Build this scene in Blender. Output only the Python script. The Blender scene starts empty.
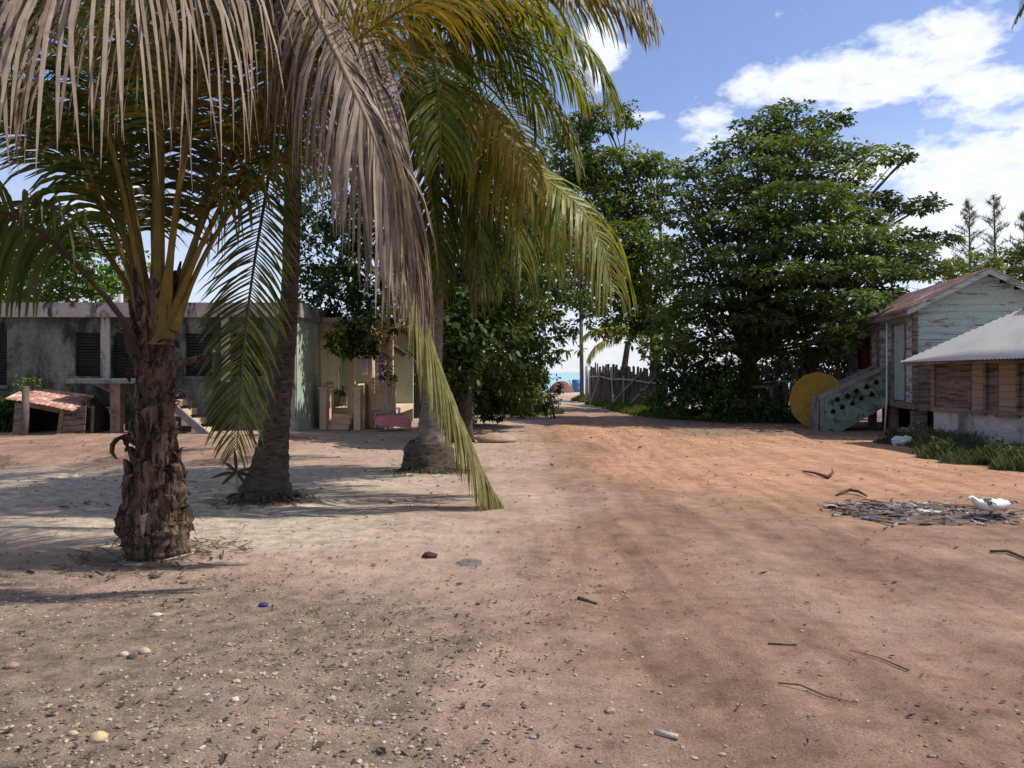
import bpy, math, random
import numpy as np
from mathutils import Vector, Matrix, noise
random.seed(7)
RNG = np.random.default_rng(11)
S = bpy.context.scene
COL = S.collection
PI = math.pi
F = 780.0        # focal length of the photograph in pixels
HZ = 372.0       # its horizon row
H = 1.6          # eye height

# ------------------------------------------------------------ camera
cam = bpy.data.cameras.new('camera')
cam.sensor_width = 36.0
cam.lens = 36.0 * F / 1024.0
cam.shift_y = -12.0 / 1024.0
cam.clip_start = 0.05
cam.clip_end = 9000
co = bpy.data.objects.new('camera', cam)
COL.objects.link(co)
co.location = (0, 0, H)
co.rotation_euler = (math.radians(90), 0, 0)
S.camera = co

# ------------------------------------------------------------ world, sun, exposure
SUN_EL = math.radians(52)
SUN_AZ = math.radians(84)          # from +Y towards +X
S.view_settings.view_transform = 'Standard'
S.view_settings.look = 'None'
S.view_settings.exposure = 0.45
S.view_settings.gamma = 1.0
S.view_settings.use_curve_mapping = False
w = bpy.data.worlds.new('World')
S.world = w
w.use_nodes = True
nt = w.node_tree
nt.nodes.clear()
L = nt.links.new


def nmath(op, a, b=None, c=None, tree=nt, clamp=False):
    n = tree.nodes.new('ShaderNodeMath')
    n.operation = op
    n.use_clamp = clamp
    for i, v in enumerate((a, b, c)):
        if v is None:
            continue
        if isinstance(v, (int, float)):
            n.inputs[i].default_value = v
        else:
            tree.links.new(v, n.inputs[i])
    return n.outputs[0]


sky = nt.nodes.new('ShaderNodeTexSky')
sky.sky_type = 'NISHITA'
sky.sun_disc = False
sky.sun_elevation = SUN_EL
sky.sun_rotation = SUN_AZ
sky.air_density = 1.0
sky.dust_density = 0.6
sky.ozone_density = 2.6
tc = nt.nodes.new('ShaderNodeTexCoord')
sep = nt.nodes.new('ShaderNodeSeparateXYZ')
L(tc.outputs['Generated'], sep.inputs[0])
az = nmath('ARCTAN2', sep.outputs[0], sep.outputs[1])
el = nmath('ARCSINE', sep.outputs[2])
clouds = [(850, 78, 125, 26, 1.0), (935, 42, 75, 26, 1.0), (975, 95, 60, 26, .8), (1000, 205, 120, 75, 1.25),
          (905, 165, 80, 20, .8), (880, 245, 100, 30, .7), (712, 125, 36, 26, .62), (640, 115, 24, 7, .7), (655, 190, 60, 40, .35), (600, 45, 28, 45, .8),
          (520, 330, 190, 45, .55), (150, 190, 90, 50, .55), (1250, 60, 220, 120, 1.0), (-300, 100, 260, 90, .8), (60, 300, 120, 40, .4)]
mask = None
for (px, py, rx, ry, s) in clouds:
    a0 = math.atan((px - 512) / F)
    e0 = math.atan((HZ - py) / F * math.cos(a0))
    ra = rx / F * math.cos(a0) ** 2
    re = ry / F
    u = nmath('MULTIPLY', nmath('SUBTRACT', az, a0), 1 / ra)
    v = nmath('MULTIPLY', nmath('SUBTRACT', el, e0), 1 / re)
    d = nmath('ADD', nmath('MULTIPLY', u, u), nmath('MULTIPLY', v, v))
    m = nmath('MULTIPLY', nmath('MAXIMUM', nmath('SUBTRACT', 1.0, nmath('MULTIPLY', d, .55)), 0.0), s)
    mask = m if mask is None else nmath('MAXIMUM', mask, m)
# general scattered cloud away from the view
back = nmath('MULTIPLY', nmath('LESS_THAN', sep.outputs[1], 0.25), 0.42)
mask = nmath('MAXIMUM', mask, back)
cmb = nt.nodes.new('ShaderNodeCombineXYZ')
L(nmath('MULTIPLY', az, 1.0), cmb.inputs[0])
L(nmath('MULTIPLY', el, 2.0), cmb.inputs[1])
nz = nt.nodes.new('ShaderNodeTexNoise')
nz.inputs['Scale'].default_value = 9.0
nz.inputs['Detail'].default_value = 9.0
nz.inputs['Roughness'].default_value = 0.62
nz.inputs['Distortion'].default_value = 0.35
L(cmb.outputs[0], nz.inputs['Vector'])
nz2 = nt.nodes.new('ShaderNodeTexNoise')
nz2.inputs['Scale'].default_value = 38.0
nz2.inputs['Detail'].default_value = 6.0
L(cmb.outputs[0], nz2.inputs['Vector'])
den = nmath('ADD', nmath('MULTIPLY', nmath('SUBTRACT', nz.outputs[0], .5), 2.1), nmath('MULTIPLY', nmath('SUBTRACT', nz2.outputs[0], .5), 1.1))
den = nmath('ADD', den, nmath('MULTIPLY', mask, 1.0))
mr = nt.nodes.new('ShaderNodeMapRange')
mr.interpolation_type = 'SMOOTHSTEP'
L(den, mr.inputs[0])
mr.inputs[1].default_value = 0.20
mr.inputs[2].default_value = 0.86
hzr = nt.nodes.new('ShaderNodeMapRange')      # thin bright veil close to the horizon
L(el, hzr.inputs[0])
hzr.inputs[1].default_value = 0.32
hzr.inputs[2].default_value = -0.02
hzr.inputs[3].default_value = 0.05
hzr.inputs[4].default_value = 0.72
dens = nmath('MAXIMUM', mr.outputs[0], hzr.outputs[0])
cr = nt.nodes.new('ShaderNodeValToRGB')
cr.color_ramp.elements[0].position = .3
cr.color_ramp.elements[0].color = (.95, .98, 1.0, 1)
cr.color_ramp.elements[1].position = .75
cr.color_ramp.elements[1].color = (.70, .77, .92, 1)
L(nz2.outputs[0], cr.inputs[0])
vm = nt.nodes.new('ShaderNodeVectorMath')
vm.operation = 'SCALE'
L(cr.outputs[0], vm.inputs[0])
vm.inputs['Scale'].default_value = 9.5
vs = nt.nodes.new('ShaderNodeVectorMath')
vs.operation = 'MULTIPLY'
L(sky.outputs[0], vs.inputs[0])
vs.inputs[1].default_value = (1.10, 1.08, 1.28)
mx = nt.nodes.new('ShaderNodeMix')
mx.data_type = 'RGBA'
L(dens, mx.inputs[0])
L(vs.outputs[0], mx.inputs[6])
L(vm.outputs[0], mx.inputs[7])
bg = nt.nodes.new('ShaderNodeBackground')
bg.inputs[1].default_value = 0.09
L(mx.outputs[2], bg.inputs[0])
out = nt.nodes.new('ShaderNodeOutputWorld')
L(bg.outputs[0], out.inputs[0])

sl = bpy.data.lights.new('sun', 'SUN')
sl.energy = 4.0
sl.angle = math.radians(0.7)
sl.color = (1.0, .94, .84)
so = bpy.data.objects.new('sun', sl)
COL.objects.link(so)
sd = Vector((math.sin(SUN_AZ) * math.cos(SUN_EL), math.cos(SUN_AZ) * math.cos(SUN_EL), math.sin(SUN_EL)))
so.rotation_euler = (-sd).to_track_quat('-Z', 'Y').to_euler()
so.location = sd * 60


# ------------------------------------------------------------ helpers
def P(px, py, Y):
    """a point seen at (px, py) that stands Y metres away"""
    return Vector(((px - 512) / F * Y, Y, H + (HZ - py) / F * Y))


def G(px, py):
    """the ground point seen at (px, py)"""
    Y = H * F / (py - HZ)
    return Vector(((px - 512) / F * Y, Y, 0))


def tag(o, label=None, cat=None, group=None, kind=None):
    if label: o['label'] = label
    if cat: o['category'] = cat
    if group: o['group'] = group
    if kind: o['kind'] = kind
    return o


def empty(name, loc, label=None, cat=None, group=None):
    o = bpy.data.objects.new(name, None)
    o.empty_display_size = .2
    COL.objects.link(o)
    o.location = loc
    return tag(o, label, cat, group)


class MB:
    def __init__(self, M=None):
        self.v = []
        self.f = []
        self.c = []      # one colour per face
        self.M = M or Matrix.Identity(4)
        self.hascol = False

    def add(self, vs, fs, col=None):
        n = len(self.v)
        self.v += [tuple(self.M @ Vector(p)) for p in vs]
        self.f += [tuple(i + n for i in q) for q in fs]
        if col is not None: self.hascol = True
        self.c += [col or (1, 1, 1)] * len(fs)

    def box(self, x0, x1, y0, y1, z0, z1, col=None, M=None):
        vs = [Vector((x, y, z)) for x in (x0, x1) for y in (y0, y1) for z in (z0, z1)]
        if M is not None: vs = [M @ p for p in vs]
        self.add(vs, [(0, 1, 3, 2), (4, 6, 7, 5), (0, 4, 5, 1), (2, 3, 7, 6), (0, 2, 6, 4), (1, 5, 7, 3)], col)

    def bar(self, a, b, w, h, col=None, up=Vector((0, 0, 1))):
        a = Vector(a); b = Vector(b)
        t = (b - a).normalized()
        s = t.cross(up)
        if s.length < .05: s = t.cross(Vector((0, 1, 0)))
        s.normalize()
        n = s.cross(t).normalized()
        vs = [q + s * (i * w / 2) + n * (j * h / 2) for q in (a, b) for i, j in ((-1, -1), (1, -1), (1, 1), (-1, 1))]
        self.add(vs, [(3, 2, 1, 0), (4, 5, 6, 7), (0, 1, 5, 4), (1, 2, 6, 5), (2, 3, 7, 6), (3, 0, 4, 7)], col)

    def tube(self, pts, rad, n=8, col=None, rough=0.0, cap=True, seed=0, flat=1.0):
        pts = [Vector(p) for p in pts]
        vs = []
        up = Vector((0.31, 0.95, 0.05))
        for i, p in enumerate(pts):
            t = (pts[min(i + 1, len(pts) - 1)] - pts[max(i - 1, 0)]).normalized()
            s = t.cross(up)
            if s.length < .1: s = t.cross(Vector((1, 0, 0)))
            s.normalize()
            q = s.cross(t).normalized()
            for k in range(n):
                a = 2 * PI * k / n
                r = rad[i]
                if rough:
                    r *= 1 + rough * noise.noise(Vector((math.cos(a) * 1.7 + seed, math.sin(a) * 1.7, p.length * 3.1)))
                vs.append(p + s * (math.cos(a) * r) + q * (math.sin(a) * r * flat))
        fs = []
        for i in range(len(pts) - 1):
            for k in range(n):
                fs.append((i * n + k, i * n + (k + 1) % n, (i + 1) * n + (k + 1) % n, (i + 1) * n + k))
        if cap:
            fs.append(tuple(range(n - 1, -1, -1)))
            fs.append(tuple(range((len(pts) - 1) * n, len(pts) * n)))
        self.add(vs, fs, col)

    def prism(self, poly, y0, y1, col=None):
        """outline (x, z) extruded along y"""
        n = len(poly)
        vs = [(x, y0, z) for x, z in poly] + [(x, y1, z) for x, z in poly]
        fs = [tuple(range(n)), tuple(range(2 * n - 1, n - 1, -1))]
        for i in range(n):
            j = (i + 1) % n
            fs.append((i, i + n, j + n, j))
        self.add(vs, fs, col)

    def build(self, name, mat, parent=None, base=None, smooth=False):
        b = Vector(base) if base is not None else (parent['_b'] if False else None)
        if parent is not None:
            b = world_base(parent)
        elif b is None:
            b = Vector((0, 0, 0))
        me = bpy.data.meshes.new(name)
        vv = np.array(self.v, dtype=float).reshape(-1, 3) - np.array(b)
        me.from_pydata(vv.tolist(), [], self.f)
        me.materials.append(mat)
        if self.hascol:
            at = me.color_attributes.new('Col', 'FLOAT_COLOR', 'CORNER')
            cols = np.ones((len(me.loops), 4), dtype=np.float32)
            cnt = np.array([len(q) for q in self.f])
            cols[:, :3] = np.repeat(np.array(self.c, dtype=np.float32), cnt, axis=0)
            at.data.foreach_set('color', cols.ravel())
        if smooth:
            me.polygons.foreach_set('use_smooth', [True] * len(me.polygons))
        me.update()
        o = bpy.data.objects.new(name, me)
        COL.objects.link(o)
        if parent is not None:
            o.parent = parent
        else:
            o.location = b
        return o


def world_base(o):
    b = Vector((0, 0, 0))
    while o is not None:
        b += Vector(o.location)
        o = o.parent
    return b


def frame(ox, oy, a, oz=0):
    """x axis turned by a (radians) clockwise seen from above"""
    return Matrix.Translation((ox, oy, oz)) @ Matrix.Rotation(-a, 4, 'Z')


# ------------------------------------------------------------ materials
def newmat(name):
    m = bpy.data.materials.new(name)
    m.use_nodes = True
    t = m.node_tree
    b = t.nodes['Principled BSDF']
    return m, t, b


def tex(t, kind, scale, detail=5, rough=.6, vec=None, stretch=None, dist=0):
    n = t.nodes.new(kind)
    if kind == 'ShaderNodeTexNoise':
        n.inputs['Detail'].default_value = detail
        n.inputs['Roughness'].default_value = rough
        n.inputs['Distortion'].default_value = dist
    n.inputs['Scale'].default_value = scale
    if vec is None:
        vec = t.nodes.new('ShaderNodeTexCoord').outputs['Object']
    if stretch:
        mp = t.nodes.new('ShaderNodeMapping')
        mp.inputs['Scale'].default_value = stretch
        t.links.new(vec, mp.inputs[0])
        vec = mp.outputs[0]
    t.links.new(vec, n.inputs['Vector'])
    return n


def ramp(t, fac, stops):
    r = t.nodes.new('ShaderNodeValToRGB')
    e = r.color_ramp.elements
    while len(e) < len(stops): e.new(.5)
    for i, (p, c) in enumerate(stops):
        e[i].position = p
        e[i].color = (*c, 1) if len(c) == 3 else c
    t.links.new(fac, r.inputs[0])
    return r.outputs[0]


def mixc(t, fac, a, b, mode='MIX'):
    n = t.nodes.new('ShaderNodeMix')
    n.data_type = 'RGBA'
    n.blend_type = mode
    for i, v in ((0, fac), (6, a), (7, b)):
        if isinstance(v, (int, float)): n.inputs[i].default_value = v
        elif isinstance(v, tuple): n.inputs[i].default_value = (*v, 1)
        else: t.links.new(v, n.inputs[i])
    return n.outputs[2]


def bump(t, b, h, strength, dist=.02):
    n = t.nodes.new('ShaderNodeBump')
    n.inputs['Strength'].default_value = strength
    n.inputs['Distance'].default_value = dist
    t.links.new(h, n.inputs['Height'])
    t.links.new(n.outputs[0], b.inputs['Normal'])


def weathered(name, base, other, worn, scale=2.0, worn_lo=.56, worn_hi=.64, stretch=(1, 1, 1), rough=.85, bmp=.4, wstretch=None, wscale=None):
    """base/other mottled, with worn patches of a third colour"""
    m, t, b = newmat(name)
    n1 = tex(t, 'ShaderNodeTexNoise', scale, 8, .65, stretch=stretch)
    c = ramp(t, n1.outputs[0], [(.36, base), (.64, other)])
    n2 = tex(t, 'ShaderNodeTexNoise', wscale or scale * 1.7, 10, .7, stretch=wstretch or stretch, dist=.4)
    f = ramp(t, n2.outputs[0], [(worn_lo, (0, 0, 0)), (worn_hi, (1, 1, 1))])
    c = mixc(t, f, c, worn)
    n3 = tex(t, 'ShaderNodeTexNoise', scale * 25, 5, .7, stretch=stretch)
    f3 = ramp(t, n3.outputs[0], [(.34, (.62, .62, .62)), (.66, (1.2, 1.2, 1.2))])
    c = mixc(t, 1.0, c, f3, 'MULTIPLY')
    t.links.new(c, b.inputs['Base Color'])
    b.inputs['Roughness'].default_value = rough
    b.inputs['Specular IOR Level'].default_value = .25
    bump(t, b, n3.outputs[0], bmp, .01)
    return m


def leafmat(name, trans=.35, rough=.5, spec=.35):
    m, t, b = newmat(name)
    at = t.nodes.new('ShaderNodeVertexColor')
    at.layer_name = 'Col'
    n = tex(t, 'ShaderNodeTexNoise', 9, 4)
    f = ramp(t, n.outputs[0], [(.3, (.75, .75, .75)), (.7, (1.2, 1.2, 1.2))])
    c = mixc(t, 1.0, at.outputs[0], f, 'MULTIPLY')
    t.links.new(c, b.inputs['Base Color'])
    b.inputs['Roughness'].default_value = rough
    b.inputs['Specular IOR Level'].default_value = spec
    tr = t.nodes.new('ShaderNodeBsdfTranslucent')
    c2 = mixc(t, 1.0, c, (1.25, 1.2, .45), 'MULTIPLY')
    t.links.new(c2, tr.inputs[0])
    ms = t.nodes.new('ShaderNodeMixShader')
    ms.inputs[0].default_value = trans
    o = t.nodes['Material Output']
    t.links.new(b.outputs[0], ms.inputs[1])
    t.links.new(tr.outputs[0], ms.inputs[2])
    t.links.new(ms.outputs[0], o.inputs[0])
    return m


M = {}
M['leaf'] = leafmat('leaf', .32, .5, .2)
M['frond'] = leafmat('frond', .50, .45, .3)
M['dryfrond'] = leafmat('dry_frond', .15, .75, .15)
M['bark'] = weathered('bark', (.075, .06, .047), (.14, .112, .09), (.04, .033, .027), 4, .5, .62, (1, 1, .35), .95, 1.0)
M['palmbark'] = weathered('palm_bark', (.065, .050, .038), (.12, .095, .075), (.03, .024, .02), 5, .5, .62, (1, 1, 3.2), .95, 1.0)
M['palmpale'] = weathered('palm_bark_pale', (.15, .13, .11), (.25, .22, .19), (.055, .045, .038), 4, .53, .64, (1, 1, 2.6), .95, 1.0)
M['husk'] = weathered('palm_husk', (.075, .046, .032), (.21, .14, .09), (.022, .014, .011), 7, .46, .56, (1.6, 1.6, .3), .95, 1.0)
M['wood'] = weathered('grey_wood', (.16, .12, .095), (.26, .2, .16), (.07, .05, .042), 3, .52, .62, (.25, .25, 2), .9, .7)
M['browwood'] = weathered('brown_wood', (.13, .098, .08), (.235, .185, .15), (.055, .038, .032), 3, .50, .60, (.3, .3, 3), .9, .7)
M['shutter'] = weathered('shutter_wood', (.25, .175, .125), (.32, .235, .175), (.15, .10, .075), 3, .6, .7, (.5, .5, 4), .85, .4)
M['mint'] = weathered('mint_paint', (.29, .37, .345), (.38, .455, .42), (.18, .155, .135), 2.0, .54, .59, (.45, .45, 3.4), .8, .5, wscale=2.6)
M['bluegrey'] = weathered('bluegrey_paint', (.32, .37, .38), (.42, .46, .46), (.17, .14, .12), 1.8, .50, .58, (.45, .45, 3.0), .85, .5, wscale=2.6)
M['paledoor'] = weathered('pale_door_paint', (.28, .34, .34), (.36, .41, .40), (.2, .2, .19), 2, .58, .68, (1, 1, .4), .8, .3)
M['mintcon'] = weathered('mint_concrete', (.13, .19, .16), (.22, .30, .26), (.05, .05, .045), 2.5, .48, .62, (1, 1, 1), .9, .5)
M['greycon'] = weathered('grey_concrete', (.17, .17, .165), (.25, .245, .235), (.07, .068, .065), 2.5, .52, .66, (1, 1, .6), .9, .5)
M['palecon'] = weathered('pale_concrete', (.42, .38, .36), (.52, .48, .45), (.26, .23, .21), 1.6, .55, .7, (1, 1, .5), .9, .4)
M['algae'] = weathered('algae_wall', (.08, .092, .075), (.19, .20, .165), (.028, .03, .026), .9, .44, .58, (1, 1, .4), .9, .5, wstretch=(1, 1, .5), wscale=1.4)
M['cornice'] = weathered('stained_cornice', (.33, .29, .26), (.42, .37, .33), (.045, .042, .04), 2.2, .50, .61, (1, 1, .5), .9, .4, wscale=3.0)
M['greenwall'] = weathered('green_plaster', (.34, .45, .34), (.44, .50, .38), (.52, .36, .24), 1.6, .56, .66, (1, 1, .6), .9, .4)
M['sandcon'] = weathered('tan_plaster', (.62, .45, .31), (.70, .55, .40), (.42, .30, .21), 2.2, .58, .68, (1, 1, .7), .9, .4)
M['rust'] = weathered('rusty_tin', (.36, .15, .10), (.46, .24, .17), (.66, .52, .44), 2.2, .50, .60, (1, 1, 1), .7, .4)
M['rustroof'] = weathered('rusty_roof', (.14, .075, .062), (.21, .12, .10), (.34, .31, .29), 1.1, .53, .62, (1, 1, 1), .7, .4)
m, t, b = newmat('galvanised_tin')
n1 = tex(t, 'ShaderNodeTexNoise', .9, 6, .6)
c = ramp(t, n1.outputs[0], [(.35, (.40, .38, .35)), (.65, (.50, .48, .445))])
n2 = tex(t, 'ShaderNodeTexNoise', 1.6, 8, .65, dist=.3)
c = mixc(t, ramp(t, n2.outputs[0], [(.58, (0, 0, 0)), (.72, (.6, .6, .6))]), c, (.34, .26, .20))
t.links.new(c, b.inputs['Base Color']); b.inputs['Roughness'].default_value = .6; b.inputs['Specular IOR Level'].default_value = .3
M['tin'] = m
M['yellow'] = weathered('yellow_canvas', (.33, .205, .035), (.41, .27, .05), (.20, .125, .03), 2, .60, .72, (1, 1, 1), .7, .3)
M['redplaster'] = weathered('red_plaster', (.20, .12, .09), (.28, .18, .14), (.10, .07, .06), 3, .52, .62)
M['dark'] = weathered('dark_louvre', (.03, .032, .036), (.05, .053, .058), (.02, .02, .02), 3, rough=.6)
M['interior'] = weathered('dark_interior', (.018, .016, .015), (.03, .026, .024), (.012, .011, .01), 3)  # near-black, also used for painted shade under the house and behind the balustrade
M['red'] = weathered('red_cloth', (.09, .016, .018), (.13, .025, .025), (.05, .01, .012), 3, rough=.9)
M['pink'] = weathered('pink_plastic', (.60, .20, .20), (.66, .26, .25), (.5, .18, .17), 3, .6, .7, rough=.5, bmp=.1)
M['lilac'] = weathered('lilac_cloth', (.50, .44, .78), (.58, .52, .85), (.42, .36, .66), 2, rough=.9)
M['stake'] = weathered('stake_wood', (.085, .068, .062), (.17, .14, .125), (.04, .032, .03), 4, .52, .62, (1, 1, .3), .95, .8)
M['palestake'] = weathered('pale_stick', (.36, .3, .27), (.46, .4, .36), (.22, .17, .15), 4, .6, .7, rough=.9)
M['white'] = weathered('white_paint', (.7, .68, .66), (.78, .76, .74), (.5, .45, .42), 4, .62, .72, rough=.6, bmp=.1)
M['blue'] = weathered('blue_plastic', (.05, .16, .38), (.07, .22, .46), (.04, .12, .28), 3, rough=.5, bmp=.1)
M['thatch'] = weathered('brown_boat', (.15, .07, .052), (.22, .11, .08), (.08, .04, .035), 3, rough=.85)
M['husks'] = weathered('dry_brown', (.10, .065, .045), (.17, .115, .08), (.05, .035, .028), 14, rough=.95)
M['scrap'] = leafmat('scrap', .1, .6, .3)
M['stone'] = leafmat('stone', .0, .85, .2)
M['metal'] = weathered('old_metal', (.25, .25, .26), (.34, .34, .35), (.15, .11, .09), 4, rough=.5)
M['rope'] = weathered('black_rope', (.03, .028, .026), (.05, .045, .04), (.02, .02, .02), 9, rough=.9)


# ------------------------------------------------------------ ground, beach, sea
def bank(x, y):
    z = 0.0
    # raised yard in front of the bungalow
    if x < -4 and 13 < y < 40:
        a = min(1, max(0, (y - 13.6) / 1.6)) * min(1, max(0, (-4 - x) / 2.5))
        z += .10 * a * a * (3 - 2 * a)
    return z


def gz(x, y):
    z = bank(x, y)
    v = Vector((x, y, 0))
    if y < 60:
        z += .045 * (noise.noise(v * .33) ) + .018 * noise.noise(v * 1.3 + Vector((5, 2, 0)))
        z += .008 * noise.noise(v * 4.7) + .004 * noise.noise(v * 11)
        # wheel tracks of the lane
        cx = road_x(y)
        for o in (-1.0, .75):
            d = (x - cx - o) / .28
            z -= .035 * math.exp(-d * d) * (1 + .6 * noise.noise(v * .5 + Vector((9, 0, 0))))
    k = min(1, max(0, (y - 60) / 50))
    z -= 2.4 * k * k * (3 - 2 * k)
    return z


def road_x(y):
    if y < 14: return 1.9 - .02 * y
    t = min(1, (y - 14) / 22)
    return 1.62 + (1.62 + .2) * t * 0 + t * .9


def axis(lo, hi, dense_lo, dense_hi, step, grow=1.17):
    a = list(np.arange(dense_lo, dense_hi + 1e-6, step))
    s = step; x = dense_hi
    while x < hi:
        s *= grow; x += s; a.append(min(x, hi))
    s = step; x = dense_lo
    while x > lo:
        s *= grow; x -= s; a.insert(0, max(x, lo))
    return a


xs = axis(-3000, 3000, -7, 8, .075)
ys = []
y = 1.2
while y < 16: ys.append(y); y += .045 + max(0, y - 3) * .006
s = .14
while y < 5200: ys.append(y); s *= 1.06; y += s
s = .1; y = 1.2; pre = []
while y > -400: s *= 1.5; y -= s; pre.insert(0, y)
ys = pre + ys
nx, ny = len(xs), len(ys)
print('ground grid', nx, ny)
gv = [(x, y, gz(x, y)) for y in ys for x in xs]
gf = [(j * nx + i, j * nx + i + 1, (j + 1) * nx + i + 1, (j + 1) * nx + i) for j in range(ny - 1) for i in range(nx - 1)]
me = bpy.data.meshes.new('ground')
me.from_pydata(gv, [], gf)
me.polygons.foreach_set('use_smooth', [True] * len(me.polygons))
ground = bpy.data.objects.new('ground', me)
COL.objects.link(ground)
tag(ground, 'bare sandy yard and reddish dirt lane running to the sea', None, None, 'structure')


def smooth(a):
    a = np.clip(a, 0, 1)
    return a * a * (3 - 2 * a)


X = np.array([p[0] for p in gv]); Y = np.array([p[1] for p in gv])
wob = np.array([noise.noise(Vector((p[0] * .35, p[1] * .35, 3))) for p in gv])
wob2 = np.array([noise.noise(Vector((p[0] * 1.4, p[1] * 1.4, 8))) for p in gv])
# R: red laterite, G: pale grey sand, B: leaf mould / gravel
redm = smooth((X - (-.9 + .04 * Y) + wob * 1.1 + wob2 * .35) / 1.7) * smooth((38 - Y) / 12)
redm = np.maximum(redm, smooth((-X - 4.0) / 1.2) * smooth((Y - 12.6 + wob * .8) / 1.0) * smooth((19.5 - Y) / 1.2) * .8)
org = smooth((X - (-.2 + .05 * Y) + wob * 1.4) / 2.2) * smooth((Y - 8.2 + wob * 1.5) / 3.0) * smooth((30 - Y) / 8)
sand = smooth((-X - .2 + wob * 1.2) / 2.0) * smooth((Y - 6.6 + wob) / 1.0) * smooth((13.6 - Y + wob) / 1.4)
sand = np.maximum(sand, smooth((Y - 48) / 10))
mould = smooth((-X + .3 + wob * 1.3) / 1.3) * smooth((6.3 - Y + wob * 1.2) / 1.2)
mould = np.maximum(mould, .25 * smooth((5.6 - Y + wob * 1.5) / 2.4))
pat = np.array([noise.noise(Vector((p[0] * .75, p[1] * .5, 21))) + .5 * noise.noise(Vector((p[0] * 2.6, p[1] * 2.0, 4))) for p in gv])
mould = np.maximum(mould, (.35 + .5 * (X < .3)) * smooth((pat - .12) / .22) * smooth((8.5 - Y) / 3))
redm = redm * (1 - .3 * smooth((-pat - .1) / .25) * smooth((9 - Y) / 3))
mould = np.maximum(mould, smooth((Y - 19.0 + wob) / 1.2) * smooth((X - 3.3 - wob) / 1.5) * smooth((34 - Y) / 3))
att = me.attributes.new('zone', 'FLOAT_COLOR', 'POINT')
zc = np.ones((len(gv), 4), dtype=np.float32)
zc[:, 0] = redm; zc[:, 1] = sand; zc[:, 2] = mould; zc[:, 3] = org
att.data.foreach_set('color', zc.ravel())

m, t, b = newmat('ground_earth')
at = t.nodes.new('ShaderNodeAttribute'); at.attribute_name = 'zone'
sp = t.nodes.new('ShaderNodeSeparateXYZ'); t.links.new(at.outputs['Vector'], sp.inputs[0])
oc = t.nodes.new('ShaderNodeTexCoord').outputs['Object']
nA = tex(t, 'ShaderNodeTexNoise', .9, 8, .62, oc)
nB = tex(t, 'ShaderNodeTexNoise', 6.5, 8, .7, oc)
nC = tex(t, 'ShaderNodeTexNoise', 75, 8, .8, oc)
nD = tex(t, 'ShaderNodeTexNoise', 3.0, 7, .65, oc, stretch=(.6, 1.3, 1), dist=.8)
col = ramp(t, nA.outputs[0], [(.36, (.34, .245, .185)), (.64, (.44, .325, .25))])
red = ramp(t, nA.outputs[0], [(.36, (.225, .136, .092)), (.64, (.315, .20, .14))])
snd = ramp(t, nB.outputs[0], [(.36, (.40, .325, .25)), (.64, (.54, .445, .35))])
mld = ramp(t, nB.outputs[0], [(.38, (.115, .084, .062)), (.62, (.25, .188, .14))])
orc = ramp(t, nA.outputs[0], [(.3, (.40, .215, .122)), (.7, (.48, .285, .178))])
col = mixc(t, sp.outputs[0], col, red)
col = mixc(t, nmath('MULTIPLY', at.outputs['Alpha'], .85, tree=t), col, orc)
col = mixc(t, sp.outputs[1], col, snd)
col = mixc(t, nmath('MULTIPLY', sp.outputs[2], .75, tree=t), col, mld)
f = ramp(t, nD.outputs[0], [(.35, (.82, .82, .84)), (.65, (1.13, 1.12, 1.1))])
col = mixc(t, .8, col, f, 'MULTIPLY')
nT = tex(t, 'ShaderNodeTexNoise', 1.6, 6, .6, oc, stretch=(2.4, .22, 1), dist=.3)
col = mixc(t, nmath('MULTIPLY', sp.outputs[0], .8, tree=t), col, mixc(t, 1.0, col, ramp(t, nT.outputs[0], [(.38, (.78, .76, .76)), (.5, (1, 1, 1)), (.62, (1.14, 1.14, 1.15))]), 'MULTIPLY'))
f = ramp(t, nB.outputs[0], [(.36, (.78, .76, .75)), (.5, (1, 1, 1)), (.66, (1.12, 1.12, 1.1))])
col = mixc(t, .75, col, f, 'MULTIPLY')
f = ramp(t, nC.outputs[0], [(.38, (.45, .43, .42)), (.48, (.95, .95, .95)), (.64, (1.35, 1.33, 1.3))])
col = mixc(t, .85, col, f, 'MULTIPLY')
vo = tex(t, 'ShaderNodeTexVoronoi', 42, vec=oc)
vo.inputs['Randomness'].default_value = 1
vf = ramp(t, vo.outputs['Distance'], [(.10, (1, 1, 1)), (.20, (0, 0, 0))])
pick = ramp(t, nB.outputs[0], [(.52, (0, 0, 0)), (.60, (1, 1, 1))])
pf = mixc(t, 1.0, vf, pick, 'MULTIPLY')
vc = mixc(t, .75, ramp(t, vo.outputs['Color'], [(.1, (.11, .09, .08)), (.5, (.26, .19, .15)), (.9, (.48, .42, .36))]), (.3, .22, .17))
vcol = ramp(t, vo.outputs['Color'], [(.15, (.10, .08, .075)), (.5, (.24, .18, .15)), (.9, (.5, .43, .37))])
col = mixc(t, pf, col, vcol)
t.links.new(col, b.inputs['Base Color'])
b.inputs['Roughness'].default_value = .95
b.inputs['Specular IOR Level'].default_value = .15
hh = nmath('ADD', nmath('MULTIPLY', nB.outputs[0], .6, tree=t), nmath('MULTIPLY', nC.outputs[0], .45, tree=t), tree=t)
hh = nmath('ADD', hh, nmath('MULTIPLY', pf, .25, tree=t), tree=t)
vp = tex(t, 'ShaderNodeTexVoronoi', 3.4, vec=oc); vp.feature = 'SMOOTH_F1'
dm = ramp(t, vp.outputs['Distance'], [(.12, (0, 0, 0)), (.42, (1, 1, 1))])
nE = tex(t, 'ShaderNodeTexNoise', 14, 6, .7, oc)
hh = nmath('ADD', hh, nmath('MULTIPLY', dm, .9, tree=t), tree=t)
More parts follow.
